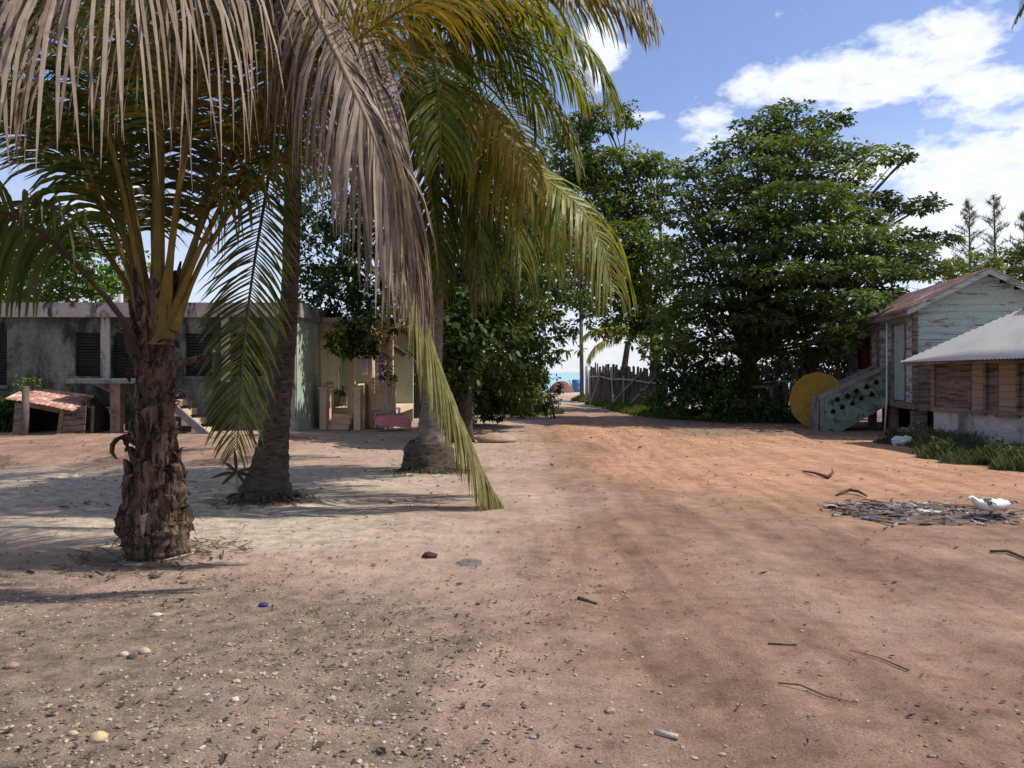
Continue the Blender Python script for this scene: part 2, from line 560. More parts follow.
hh = nmath('ADD', hh, nmath('MULTIPLY', nE.outputs[0], .5, tree=t), tree=t)
bump(t, b, hh, .85, .035)
me.materials.append(m)

# sea
m, t, b = newmat('sea_water')
n = tex(t, 'ShaderNodeTexNoise', .35, 6, .6, stretch=(.4, 1, 1))
c = ramp(t, n.outputs[0], [(.3, (.20, .42, .42)), (.7, (.28, .50, .48))])
t.links.new(c, b.inputs['Base Color'])
b.inputs['Roughness'].default_value = .25
bump(t, b, n.outputs[0], .5, .25)
mb = MB()
mb.add([(-4000, 78, -.95), (4000, 78, -.95), (4000, 8000, -.95), (-4000, 8000, -.95)], [(0, 1, 2, 3)])
tag(mb.build('sea', m), 'calm turquoise sea beyond the end of the lane', None, None, 'structure')


# ------------------------------------------------------------ foliage
def rnd(a, b): return random.uniform(a, b)


def catmull(pts, n):
    pts = [Vector(p) for p in pts]
    pp = [pts[0] * 2 - pts[1]] + pts + [pts[-1] * 2 - pts[-2]]
    segl = [(pts[i + 1] - pts[i]).length for i in range(len(pts) - 1)]
    tot = sum(segl)
    res = []
    for k in range(n):
        d = tot * k / (n - 1)
        i = 0
        while i < len(segl) - 1 and d > segl[i]:
            d -= segl[i]; i += 1
        u = min(1, d / segl[i])
        a, b_, c_, d_ = pp[i], pp[i + 1], pp[i + 2], pp[i + 3]
        res.append(.5 * ((2 * b_) + (c_ - a) * u + (2 * a - 5 * b_ + 4 * c_ - d_) * u * u + (3 * b_ - a - 3 * c_ + d_) * u ** 3))
    return res, tot


GREEN = ((.085, .13, .02), (.15, .19, .03), (.26, .24, .035))
DARKG = ((.045, .08, .015), (.085, .12, .022), (.15, .15, .03))
YELL = ((.13, .13, .025), (.22, .17, .03), (.34, .21, .04))
DEAD = ((.23, .175, .135), (.33, .265, .21), (.14, .095, .07))
OLD = ((.20, .17, .06), (.30, .23, .085), (.22, .15, .08))


def lerp(a, b, t): return tuple(x + (y - x) * t for x, y in zip(a, b))


def frond(parent, pts, n=78, L=.95, w=.038, pal=GREEN, droop=.12, dead=False, ang=24, vee=.25, bare=.17, rach=.032, rcol=None, seed=None, ref=None, tipfade=None, gap=.03):
    """one feathered palm leaf: rachis along pts, leaflets both sides"""
    if seed is not None: random.seed(seed)
    NS = 30
    c, tot = catmull(pts, NS)
    T = [(c[min(i + 1, NS - 1)] - c[max(i - 1, 0)]).normalized() for i in range(NS)]
    N = []
    up = Vector(ref) if ref is not None else Vector((0, 0, 1))
    nrm = up - T[0] * up.dot(T[0])
    if nrm.length < .2:
        h = (c[NS // 2] - c[0]); h.z = 0
        if h.length < .05: h = Vector((0, -1, 0))
        nrm = -h - T[0] * (-h).dot(T[0])
    nrm.normalize()
    for i in range(NS):
        nrm = (nrm - T[i] * nrm.dot(T[i])).normalized()
        N.append(nrm.copy())
    mb = MB()
    rc = rcol or lerp(pal[1], pal[2], .6)
    # rachis
    vs = []; K = 6
    for i in range(NS):
        u = i / (NS - 1)
        r = rach * (1 - u) ** .75 + .004
        if u < .12: r *= 1 + 1.5 * (1 - u / .12)
        s = T[i].cross(N[i])
        for k in range(K):
            a = 2 * PI * k / K
            vs.append(c[i] + s * (math.cos(a) * r * 1.15) + N[i] * (math.sin(a) * r * .7))
    fs = [(i * K + k, i * K + (k + 1) % K, (i + 1) * K + (k + 1) % K, (i + 1) * K + k) for i in range(NS - 1) for k in range(K)]
    mb.add(vs, fs, rc)
    V = []; Fc = []; C = []
    SEG = 5
    for side in (-1, 1):
        for q in range(n):
            u = bare + (1 - bare) * (q + rnd(.2, .8)) / n
            if random.random() < gap: continue
            fi = u * (NS - 1); i = min(NS - 2, int(fi)); fr = fi - i
            p = c[i].lerp(c[i + 1], fr)
            t_ = T[i].lerp(T[i + 1], fr).normalized()
            nn = N[i].lerp(N[i + 1], fr).normalized()
            sv = t_.cross(nn) * side
            uu = (u - bare) / (1 - bare)
            a = math.radians(ang + 24 * uu ** 2 + rnd(-7, 7))
            d = sv * math.cos(a) + t_ * math.sin(a) + nn * (vee * rnd(.5, 1.3))
            d.normalize()
            ln = L * (0.45 + .75 * math.sin(PI * min(1, uu * .82 + .12)) ** .8) * rnd(.85, 1.08)
            if uu > .88: ln *= 1 - (uu - .88) * 3.2
            ww = w * rnd(.8, 1.15) * (.6 if uu > .9 else 1)
            col = pal[0] if random.random() < .5 else pal[1]
            col = lerp(col, pal[2], rnd(0, .7) ** 1.5)
            if tipfade: col = lerp(col, tipfade, max(0, uu * 1.2 - .2) * rnd(.4, 1))
            st = ln / SEG
            x = p.copy()
            wd = t_.lerp(nn, rnd(-.25, .25)).normalized()
            g = droop * rnd(.75, 1.3)
            base = len(V)
            prof = (.45, .95, 1.0, .85, .6, .08)
            mess = Vector((rnd(-1, 1), rnd(-1, 1), 0)) * (.07 if dead else .015)
            if dead and random.random() < .12: ln *= rnd(.4, .8); st = ln / SEG
            for k in range(SEG + 1):
                if k == 2 and dead: mess = mess + Vector((rnd(-1, 1), rnd(-1, 1), 0)) * .09
                wv = (wd - d * wd.dot(d))
                if wv.length < .05: wv = d.cross(Vector((.3, .9, .1)))
                wv.normalize()
                h = wv * (ww * prof[k] * .5)
                V.append(x - h); V.append(x + h)
                d = d + mess + Vector((rnd(-.03, .03), rnd(-.03, .03), -g * (1.0 + .5 * k)))
                d.normalize()
                x = x + d * st
            for k in range(SEG):
                b0 = base + 2 * k
                Fc.append((b0, b0 + 1, b0 + 3, b0 + 2))
                cc = col
                if k == SEG - 1 and random.random() < .6: cc = lerp(col, DEAD[2], .6)
                C.append(cc)
    k0 = len(mb.v)
    mb.v += [tuple(p) for p in V]
    mb.f += [tuple(i + k0 for i in q) for q in Fc]
    mb.c += C
    mb.hascol = True
    return mb.build('frond', M['dryfrond'] if dead else M['frond'], parent)


def arch(c0, az_, el_, ln, curl, drop=1.0):
    """centre line of a frond leaving c0 with azimuth/elevation that bends over"""
    pts = [Vector(c0)]
    e = el_
    n = 9
    st = ln / n
    x = Vector(c0)
    for i in range(n):
        d = Vector((math.sin(az_) * math.cos(e), math.cos(az_) * math.cos(e), math.sin(e)))
        x = x + d * st
        pts.append(x.copy())
        e -= curl / n * (0.5 + 1.0 * i / n) * drop
        e = max(e, -1.45)
    return pts


def leafcloud(clumps, per_m2, leaf, pal, seed=1, flat=.55, hang=.25, rosette=6, lump=1.0):
    """rosettes of leaves through the outer part of a set of ellipsoids (centre, rx, ry, rz[, density])"""
    rg = np.random.default_rng(seed)
    V = []; Cc = []
    for cl in clumps:
        c, rx, ry, rz = cl[:4]
        dens = cl[4] if len(cl) > 4 else 1.0
        area = 4 * PI * (((rx * ry) ** 1.6 + (rx * rz) ** 1.6 + (ry * rz) ** 1.6) / 3) ** (1 / 1.6)
        n = max(6, int(area * per_m2 * dens))
        u = rg.normal(size=(n, 3)); u /= np.linalg.norm(u, axis=1)[:, None]
        # lumpy surface, filled inwards
        lum = np.array([noise.noise(Vector((a[0] * 2.3 + c[0], a[1] * 2.3 + c[1], a[2] * 2.3 + c[2]))) for a in u])
        lum2 = np.array([noise.noise(Vector((a[0] * 6 + c[0], a[1] * 6, a[2] * 6 + c[2]))) for a in u])
        r = (1 + (.42 * lum + .26 * lum2) * lump) * (1 - .55 * rg.random(n) ** 2.2)
        keep = (lum2 > -.33) | (rg.random(n) < .4)
        u = u[keep]; r = r[keep]; n = len(r)
        pos = np.array(c) + u * r[:, None] * np.array([rx, ry, rz])
        tone = np.clip(.5 + 1.1 * np.array([noise.noise(Vector((p[0] * .9, p[1] * .9, p[2] * 1.3 + seed))) for p in pos]), 0, 1)
        K = rosette
        # leaves
        phi = (np.arange(K) / K * 2 * PI)[None, :] + rg.random((n, 1)) * 6.28 + rg.normal(size=(n, K)) * .3
        tilt = -hang + rg.normal(size=(n, K)) * flat
        d = np.stack([np.cos(phi) * np.cos(tilt), np.sin(phi) * np.cos(tilt), np.sin(tilt)], -1)
        d += u[:, None, :] * .35
        d /= np.linalg.norm(d, axis=2)[..., None]
        side = np.cross(d, np.array([0, 0, 1.0]))
        side /= (np.linalg.norm(side, axis=2)[..., None] + 1e-6)
        rr = rg.normal(size=(n, K, 1)) * .45
        nrm = np.cross(side, d)
        side = side * np.cos(rr) + nrm * np.sin(rr)
        ln = leaf * rg.uniform(.7, 1.25, size=(n, K, 1))
        wd = ln * rg.uniform(.42, .58, size=(n, K, 1))
        b0 = pos[:, None, :] + d * ln * .12
        p0 = b0
        p1 = b0 + d * ln * .5 - side * wd * .5 + nrm * ln * .05
        p2 = b0 + d * ln * 1.0 - np.array([0, 0, .12]) * ln
        p3 = b0 + d * ln * .62 + side * wd * .5 + nrm * ln * .05
        quad = np.stack([p0, p1, p2, p3], 2).reshape(-1, 3)
        V.append(quad)
        tt = (tone[:, None] * .7 + rg.random((n, K)) * .3 + rg.normal(size=(n, 1)) * .08).clip(0, 1)
        a0, a1, a2 = [np.array(x) for x in pal]
        cc = np.where(tt[..., None] < .6, a0 + (a1 - a0) * (tt[..., None] / .6), a1 + (a2 - a1) * ((tt[..., None] - .6) / .4))
        Cc.append(cc.reshape(-1, 3))
    V = np.concatenate(V); Cc = np.concatenate(Cc)
    return V, Cc


def leafobj(name, V, Cc, parent=None, base=None, mat=None):
    b = np.array(world_base(parent)) if parent is not None else np.array(base if base is not None else (0, 0, 0), dtype=float)
    n = len(V) // 4
    V = V - b
    me = bpy.data.meshes.new(name)
    me.vertices.add(n * 4)
    me.vertices.foreach_set('co', V.astype(np.float32).ravel())
    me.loops.add(n * 4)
    me.loops.foreach_set('vertex_index', np.arange(n * 4, dtype=np.int32))
    me.polygons.add(n)
    me.polygons.foreach_set('loop_start', np.arange(0, n * 4, 4, dtype=np.int32))
    me.polygons.foreach_set('loop_total', np.full(n, 4, dtype=np.int32))
    me.update(calc_edges=True)
    at = me.color_attributes.new('Col', 'FLOAT_COLOR', 'CORNER')
    cols = np.ones((n * 4, 4), dtype=np.float32)
    cols[:, :3] = np.repeat(Cc, 4, axis=0)
    at.data.foreach_set('color', cols.ravel())
    me.materials.append(mat or M['leaf'])
    o = bpy.data.objects.new(name, me)
    COL.objects.link(o)
    if parent is not None: o.parent = parent
    else: o.location = b
    return o


PAL_ALM = ((.055, .092, .036), (.105, .16, .058), (.22, .28, .09))
PAL_SEA = ((.05, .085, .02), (.11, .16, .03), (.24, .28, .05))
PAL_DRK = ((.022, .045, .014), (.045, .08, .02), (.11, .15, .03))
PAL_BRT = ((.05, .10, .02), (.10, .18, .03), (.18, .27, .04))
PAL_BSH = ((.02, .05, .012), (.045, .09, .02), (.09, .14, .03))


def ell(px, py, Y_, rx, ry, rd=None, dens=1.0):
    k = Y_ / F
    rx *= k; ry *= k
    return (tuple(P(px, py, Y_)), rx, (rd if rd else rx * .8), ry, dens)


def tree(name, base, clumps, label, cat='tree', trunk=.3, per=16, leaf=.2, pal=PAL_ALM, seed=1, fork=1.6, limbs=True, lean=(0, 0), bark='bark', group=None, **kw):
    b = Vector(base)
    e = empty(name, b, label, cat, group)
    mb = MB()
    random.seed(seed)
    top = Vector((b.x + lean[0], b.y + lean[1], b.z + fork))
    pts, _ = catmull([b + Vector((0, 0, -.15)), b.lerp(top, .35) + Vector((rnd(-.08, .08), 0, 0)), top], 9)
    mb.tube(pts, [trunk * (1.35 if i == 0 else 1.12 if i == 1 else 1 - .035 * i) for i in range(9)], 10, rough=.35, seed=seed)
    if limbs:
        for cl in clumps:
            c = Vector(cl[0])
            st = top if c.z > top.z - .3 else b.lerp(top, .75)
            v = c - st
            mid = st.lerp(c, .5) + Vector((rnd(-.3, .3), rnd(-.3, .3), .12 * v.length * rnd(.2, 1)))
            lp, ll = catmull([st - Vector((0, 0, .15)), st + v * .15 + Vector((0, 0, .2)), mid, c], 10)
            r0 = min(trunk * .5, .03 + .013 * ll)
            mb.tube(lp, [r0 * (1 - .85 * i / 9) for i in range(10)], 7, rough=.3, seed=seed)
            for k in range(4):
                q = lp[5 + k % 4]
                dd = Vector((rnd(-1, 1) * cl[1], rnd(-1, 1) * cl[2], rnd(-.3, .7) * cl[3])) * .8
                e2 = c + dd
                tp, _ = catmull([q, q.lerp(e2, .5) + Vector((0, 0, .1)), e2], 6)
                mb.tube(tp, [r0 * .28 * (1 - .13 * i) for i in range(6)], 5)
    mb.build('trunk', M[bark], e, smooth=True)
    V, C = leafcloud(clumps, per, leaf, pal, seed, **kw)
    leafobj('crown', V, C, e)
    return e


# big sea-almond tree on the right
AY = 28
al = []
for (px, py, rx, ry, dy, dn) in [(783, 112, 26, 9, 0, 1), (760, 128, 30, 9, 0, 1), (793, 133, 38, 9, 0, 1), (828, 123, 26, 8, 0, 1), (742, 148, 36, 9, -1, 1), (800, 152, 60, 10, -1, 1), (872, 158, 34, 9, 0, 1), (903, 161, 13, 6, 0, 1),
                                 (697, 168, 34, 8, 0, 1), (757, 175, 55, 11, -2, 1.1), (825, 180, 46, 9, -1, 1), (677, 188, 22, 8, 0, .9), (715, 196, 44, 11, -2, 1), (790, 203, 70, 12, -3, 1.1), (862, 200, 34, 7, 0, 1),
                                 (908, 206, 33, 7, 0, 1), (838, 222, 48, 9, -2, 1.1), (690, 218, 36, 10, -1, 1), (745, 226, 60, 11, -3, 1.1), (905, 238, 30, 7, 0, 1), (935, 240, 24, 7, 0, 1), (810, 243, 75, 12, -3.5, 1.1), (885, 256, 52, 9, -1.5, 1.1),
                                 (690, 246, 34, 11, -2, 1), (735, 258, 55, 12, -3.5, 1.1), (915, 270, 38, 9, -1, 1), (850, 273, 64, 12, -3, 1.1), (780, 277, 70, 12, -4, 1.1), (688, 278, 34, 13, -2, 1), (725, 296, 48, 12, -3, 1.1), (868, 296, 46, 9, -1.5, 1),
                                 (800, 304, 64, 12, -3.5, 1.1), (848, 318, 44, 11, -1, 1), (695, 312, 38, 12, -2, 1), (750, 322, 56, 11, -2.5, 1.1), (808, 332, 42, 10, -1.5, 1), (700, 342, 44, 13, -2, 1.1), (745, 345, 34, 8, -1, 1), (850, 340, 30, 11, 0, .9), (835, 352, 22, 8, 0, .8), (668, 325, 20, 16, 0, .8), (790, 350, 30, 9, -.5, .55), (825, 352, 30, 10, 0, .9), (800, 358, 26, 7, 0, .5), (768, 350, 22, 9, .8, .4)]:
    al.append(ell(px, py + .5 * math.sin(px), AY + dy * .8, rx * .93, ry * .78, min(3.0, rx * AY / F * .95), dn))
al += [ell(866, 300, 22.2, 24, 10, 1.0), ell(848, 322, 22.8, 20, 11, 1.0), ell(838, 340, 23.5, 16, 10, .9, .8)]
tree('almond_tree', (P(748, 400, AY).x, AY, 0), al, 'huge dark green broadleaf tree with flat tiers, left of the painted wooden house', trunk=.42, per=12.5, leaf=.22, pal=PAL_ALM, seed=3, fork=1.9, flat=.38, hang=.05, lump=.95)
tb = AY

# tree rising behind the stake fence
TY = 35
t2 = [ell(606, 117, TY, 30, 10, 1.4, .8), ell(572, 132, TY, 26, 16), ell(570, 165, TY, 34, 22), ell(612, 168, TY, 44, 20), ell(655, 166, TY, 24, 10, 1, .8),
      ell(590, 205, TY, 52, 28), ell(640, 205, TY, 30, 24), ell(600, 250, TY - 1, 56, 28), ell(648, 262, TY - 2, 38, 28), ell(600, 290, TY, 48, 22), ell(655, 305, TY - 2, 34, 28), ell(625, 325, TY - 1, 38, 14, None, .6), ell(668, 345, TY - 3, 30, 22)]
tree('broadleaf_tree', (P(655, 400, TY).x, TY, 0), t2, 'tall broadleaf tree with sunlit yellow-green leaves behind the stake fence', trunk=.32, per=16, leaf=.24, pal=PAL_SEA, seed=5, fork=3.4, flat=.6)

# tree left of the lane with pale trunk
t3 = [ell(478, 340, 17.4, 42, 34, 1.0, 1.1), ell(452, 352, 17, 18, 22, .5, 1.2), ell(500, 300, 18, 40, 30), ell(440, 310, 21, 40, 50), ell(480, 400, 23, 30, 22), ell(525, 355, 23, 34, 34, None, .8), ell(500, 240, 21, 60, 34), ell(462, 330, 19, 34, 40), ell(455, 385, 18.2, 20, 38, .8), ell(500, 345, 20.5, 42, 42), ell(500, 285, 20, 60, 40), ell(455, 265, 19, 50, 40), ell(530, 300, 22, 34, 40, None, .5), ell(545, 260, 22, 34, 26, None, .6),
      ell(512, 385, 22.5, 34, 24, None, .9), ell(548, 335, 21.5, 32, 26, 1, .30), ell(566, 310, 21.5, 26, 26, 1, .25), ell(452, 425, 17.8, 10, 18, .35, 1.3)]
tree('seagrape_tree', (P(470, 440, 17.6).x, 17.6, 0), t3, 'dark leafy tree with a slim pale trunk just behind the pale ringed palm', trunk=.10, per=24, leaf=.2, pal=PAL_DRK, seed=8, fork=2.0, flat=.7, bark='palmbark')

# shade tree over the porch
t4 = [ell(318, 290, 22.6, 26, 30), ell(345, 300, 23, 30, 34), ell(372, 310, 23.5, 26, 34), ell(330, 200, 21, 50, 40), ell(330, 255, 21, 40, 34), ell(372, 265, 21.5, 36, 40), ell(368, 330, 21.5, 22, 26), ell(345, 338, 21.5, 16, 20, .7), ell(392, 215, 22, 50, 45), ell(408, 320, 27, 30, 40), ell(418, 372, 28, 22, 34), ell(405, 388, 29, 24, 22), ell(430, 300, 28, 30, 50)]
tree('shade_tree', (P(420, 425, 27).x, 27, 0), t4, 'dense dark tree hanging over the arched porch', trunk=.2, per=22, leaf=.17, pal=PAL_DRK, seed=9, fork=1.6, flat=.7)

# bright tree beyond the bungalow
t5 = [ell(90, 265, 34, 50, 26), ell(40, 250, 34, 50, 30), ell(110, 290, 34, 40, 18), ell(10, 285, 34, 60, 20), ell(-60, 270, 34, 60, 36)]
tree('yard_tree', (P(60, 400, 34).x, 34, 0), t5, 'bright green tree showing over the roof of the concrete bungalow', trunk=.25, per=9, leaf=.28, pal=PAL_BRT, seed=10, fork=4)

# trees beyond the wooden houses
t6 = [ell(978, 268, 44, 26, 14), ell(1020, 262, 46, 26, 20), ell(950, 272, 42, 18, 12), ell(1060, 270, 44, 40, 30)]
tree('background_tree', (P(990, 390, 44).x, 44, 0), t6, 'pale green round tree behind the gable of the painted wooden house', trunk=.25, per=7, leaf=.32, pal=PAL_SEA, seed=12, fork=4)


def casuarina(px, topy, Y_, seed, label):
    random.seed(seed)
    b = P(px, 400, Y_); b.z = 0
    e = empty('casuarina_tree', b, label, 'tree', 'feathery pines beyond the houses')
    h = P(px, topy, Y_).z
    mb = MB()
    mb.tube([b + Vector((0, 0, -.1)), b + Vector((.1, 0, h * .5)), b + Vector((0, 0, h))], [.18, .11, .02], 7)
    V = []; C = []
    vs = MB()
    for k in range(70):
        z = h * (.42 + .58 * (k / 70))
        r = 1.75 * (1.08 - k / 70) ** .75 * rnd(.6, 1.15)
        a = rnd(0, 2 * PI)
        p0 = b + Vector((0, 0, z)); p1 = p0 + Vector((math.cos(a) * r, math.sin(a) * r, r * .55))
        mb.bar(p0, p1, .025, .025)
        for j in range(44):
            q = p0.lerp(p1, rnd(.25, 1.05))
            d = Vector((rnd(-1, 1), rnd(-1, 1), rnd(-.6, .8))).normalized() * rnd(.25, .5)
            s = d.cross(Vector((0, 0, 1))).normalized() * .022
            vs.add([q - s, q + s, q + d], [(0, 1, 2)], lerp((.15, .17, .13), (.27, .29, .24), random.random()))
    mb.build('trunk', M['bark'], e)
    vs.build('foliage', M['leaf'], e)


casuarina(969, 202, 48, 1, 'feathery grey-green pine, the one furthest from the frame edge')
casuarina(994, 196, 50, 2, 'tallest feathery pine, between the other two')
casuarina(1024, 214, 47, 3, 'feathery pine at the very edge of the frame')


# ------------------------------------------------------------ palms
def trunkpts(lst, n=26):
    return catmull(lst, n)[0]


def palm_trunk(e, pts, radf, mat, ring=.02, rings=40, seed=0, NS=110, K=22, rough=.16):
    c = catmull(pts, NS)[0]
    vs = []; fs = []
    for i, p in enumerate(c):
        u = i / (NS - 1)
        r0 = radf(u)
        ph = u * rings
        saw = (ph % 1.0)
        for k in range(K):
            a = 2 * PI * k / K
            nn = noise.noise(Vector((math.cos(a) * 2 + seed, math.sin(a) * 2, u * 9)))
            n2 = noise.noise(Vector((math.cos(a) * 5 + seed, math.sin(a) * 5, u * 60)))
            sw = ((ph + .5 * nn) % 1.0)
            r = r0 * (1 + ring * 2.2 * (sw - .5) + rough * nn + rough * .5 * n2)
            vs.append((p.x + math.cos(a) * r, p.y + math.sin(a) * r, p.z))
    for i in range(NS - 1):
        for k in range(K):
            fs.append((i * K + k, i * K + (k + 1) % K, (i + 1) * K + (k + 1) % K, (i + 1) * K + k))
    fs.append(tuple(range((NS - 1) * K, NS * K)))
    mb = MB(); mb.add(vs, fs)
    return mb.build('trunk', mat, e, smooth=True), c


def roots(e, c, r, seed, mat='palmbark'):
    random.seed(seed)
    mb = MB()
    for k in range(46):
        a = rnd(0, 2 * PI)
        p = Vector((c.x + math.cos(a) * r * .8, c.y + math.sin(a) * r * .8, rnd(.04, .16)))
        q = Vector((c.x + math.cos(a) * r * rnd(1.05, 1.45), c.y + math.sin(a) * r * rnd(1.05, 1.45), -.02))
        mb.tube([p, p.lerp(q, .5) + Vector((0, 0, .03)), q], [.018, .015, .008], 5)
    mb.build('root_fringe', M[mat], e)['kind'] = 'stuff'


# --- palm 1: short, shaggy, closest
P1 = Vector((-3.12, 6.8, 0))
e1 = empty('coconut_palm', P1, 'short shaggy coconut palm nearest the camera, trunk covered in ragged brown husk', 'palm tree', 'coconut palms in the yard')
tp1 = [P1 + Vector((0, 0, -.1)), P1 + Vector((0, 0, .5)), P1 + Vector((.03, 0, 1.1)), P1 + Vector((.0, 0, 1.7)), P1 + Vector((.03, 0, 2.35))]
def r1(u):
    z = -.1 + 2.45 * u
    return np.interp(z, [-.1, .05, .3, .6, 1.0, 1.4, 1.8, 2.1, 2.35], [.265, .275, .28, .235, .145, .13, .14, .13, .105])
palm_trunk(e1, tp1, r1, M['husk'], .05, 13, 3, rough=.32)
random.seed(21)
# ragged leaf bases and torn fibre: parts of the trunk, one mesh
mb = MB()
def flap(z, a, ln, wd, out, down, thick=.02, twist=0, r=None):
    """a leaf base: curved tapering plate leaving the trunk at height z"""
    rr = r if r else float(r1((z + .1) / 2.45))
    d0 = Vector((math.cos(a), math.sin(a), 0)); s0 = Vector((-math.sin(a), math.cos(a), 0))
    s0 = (s0 + Vector((0, 0, twist))).normalized()
    rows = 6; vs = []; fs = []
    x = P1 + d0 * rr * .82 + Vector((0, 0, z)); el_ = 1.1 if down > 0 else -1.2
    for k in range(rows + 1):
        u = k / rows
        wv = wd * max(0, 1 - u) ** .6 * (1 if u < 1 else .1) * rnd(.8, 1.1) + .006
        nn = d0 * thick * (1 - .6 * u)
        vs += [x - s0 * wv, x + d0 * wv * .35 + nn, x + s0 * wv, x - nn]
        el_ -= down * .5 * (1 + u)
        x = x + (d0 * math.cos(el_) * out + Vector((0, 0, math.sin(el_)))) * (ln / rows)
    for k in range(rows):
        for j in range(4):
            fs.append((k * 4 + j, k * 4 + (j + 1) % 4, (k + 1) * 4 + (j + 1) % 4, (k + 1) * 4 + j))
    mb.add(vs, fs)
for k in range(190):
    z = .12 + 2.15 * (k / 190) ** .9
    a = k * 2.4 + rnd(-.3, .3)
    flap(z, a, rnd(.16, .36), rnd(.045, .10), rnd(.12, .45), rnd(.05, .55), twist=rnd(-.4, .4))
for k in range(10):      # erect woody bases close to the crown
    flap(1.55 + .07 * k, k * 2.4, rnd(.4, .6), .09, .35, .05)
mb.build('leaf_base', M['husk'], e1)
for args in [(.98, 3.5, .42, .12, .8, .75, .02, .3), (1.0, 2.8, .3, .08, 1.0, .6), (1.35, .0, .42, .11, .7, .62, .02, .2), (1.6, 2.9, .34, .1, .7, .7), (1.15, -1.25, .75, .11, .4, .55, .02, .5),
             (.62, -1.9, .6, .075, .35, .62, .02, .35), (.5, 5.6, .36, .06, .5, .7), (.75, -.4, .3, .09, .6, .6), (1.75, -.5, .5, .11, .5, .45), (1.8, 3.6, .5, .11, .5, .4)]:
    mb = MB(); flap(*args); mb.build('dead_sheath', M['husk'], e1)
mb = MB()
for k in range(90):      # loose fibres
    a = rnd(0, 6.28); z = rnd(.1, 2.1); rr = float(r1((z + .1) / 2.45))
    p = P1 + Vector((math.cos(a) * rr, math.sin(a) * rr, z))
    d = Vector((math.cos(a) * rnd(.3, 1), math.sin(a) * rnd(.3, 1), rnd(-1, .6))).normalized() * rnd(.05, .2)
    mb.tube([p, p + d * .6, p + d + Vector((0, 0, -.04))], [.006, .005, .002], 4)
mb.build('fibre', M['husk'], e1)['kind'] = 'stuff'
mb = MB(); flap(.34, -1.45, .42, .045, .25, .75, .02, .3, r=.27); mb.build('broken_stub', M['shutter'], e1)
mb = MB(); mb.tube([P(170, 366, 6.6), P(190, 361, 6.45), P(206, 355, 6.35), P(214, 351, 6.3)], [.045, .028, .02, .012], 7, rough=.2); mb.build('dead_petiole', M['husk'], e1)
C1 = P1 + Vector((.03, 0, 2.0))
YR = (.27, .19, .04)
# explicit fronds matched to the photograph: (pixel, pixel, distance) control points
def fr(parent, lst, **kw):
    return frond(parent, [P(*q) for q in lst], **kw)
OLV = ((.07, .085, .018), (.12, .12, .025), (.22, .17, .04))
fr(e1, [(157, 345, 6.72), (158, 250, 6.75), (159, 150, 6.8), (162, 40, 6.9), (168, -90, 7.0), (185, -170, 7.2)], L=.95, pal=DARKG, bare=.38, rach=.052, rcol=YR, seed=1, ang=55)
fr(e1, [(166, 335, 6.85), (185, 270, 6.95), (212, 200, 7.1), (245, 130, 7.3), (300, 70, 7.6), (370, 40, 7.9)], L=.95, pal=YELL, bare=.28, rach=.036, rcol=YR, seed=2, droop=.09)
fr(e1, [(168, 330, 6.9), (188, 270, 7.1), (208, 190, 7.3), (232, 100, 7.5), (262, 20, 7.6), (310, -50, 7.7)], L=.95, pal=OLV, bare=.28, rach=.036, rcol=YR, seed=12, droop=.09)
fr(e1, [(172, 330, 6.8), (205, 255, 6.9), (240, 200, 7.1), (290, 155, 7.2), (340, 150, 7.3), (385, 190, 7.4)], L=.95, pal=DARKG, bare=.28, rach=.036, rcol=YR, seed=3)
fr(e1, [(152, 330, 6.8), (140, 250, 6.9), (126, 170, 7.0), (105, 90, 7.0), (70, 20, 6.9), (20, -30, 6.7)], L=1.0, pal=OLV, bare=.28, rach=.036, rcol=YR, seed=4)
fr(e1, [(150, 330, 6.75), (130, 255, 6.8), (100, 185, 6.8), (60, 130, 6.8), (0, 100, 6.7), (-70, 110, 6.6)], L=1.0, pal=DARKG, bare=.28, rach=.036, rcol=YR, seed=5)
fr(e1, [(136, 352, 6.72), (124, 322, 6.6), (95, 285, 6.5), (50, 240, 6.4), (0, 212, 6.3), (-60, 215, 6.2), (-110, 260, 6.1)], L=.9, n=50, pal=DARKG, bare=.4, rach=.028, rcol=(.10, .065, .045), seed=6, droop=.3)
fr(e1, [(150, 335, 6.8), (118, 270, 7.1), (70, 215, 7.4), (15, 205, 7.6), (-35, 250, 7.8), (-60, 320, 7.9)], L=.95, pal=DARKG, bare=.25, rach=.03, rcol=YR, seed=13, droop=.25)
# frond bending over and hanging between the first two trunks
for k, (a, e_, ln, cu, pl) in enumerate([(-1.35, 1.2, 4.6, 1.4, OLV), (-.5, 1.3, 4.8, 1.4, DARKG), (.5, 1.25, 4.8, 1.3, DARKG), (1.1, 1.32, 4.6, 1.3, OLV),
                                         (2.2, 1.4, 4.6, .9, YELL), (-2.5, 1.42, 4.5, .8, DARKG), (1.6, 1.2, 4.5, 1.2, YELL), (-1.9, 1.3, 4.6, 1.2, DARKG), (-.9, 1.1, 4.6, 1.3, DARKG)]):
    frond(e1, arch(C1 + Vector((math.sin(a) * .1, math.cos(a) * .1, 0)), a, e_, ln, cu), L=1.05, w=.026, pal=pl, seed=30 + k, rcol=YR, rach=.028, bare=.34, n=95, ang=30)

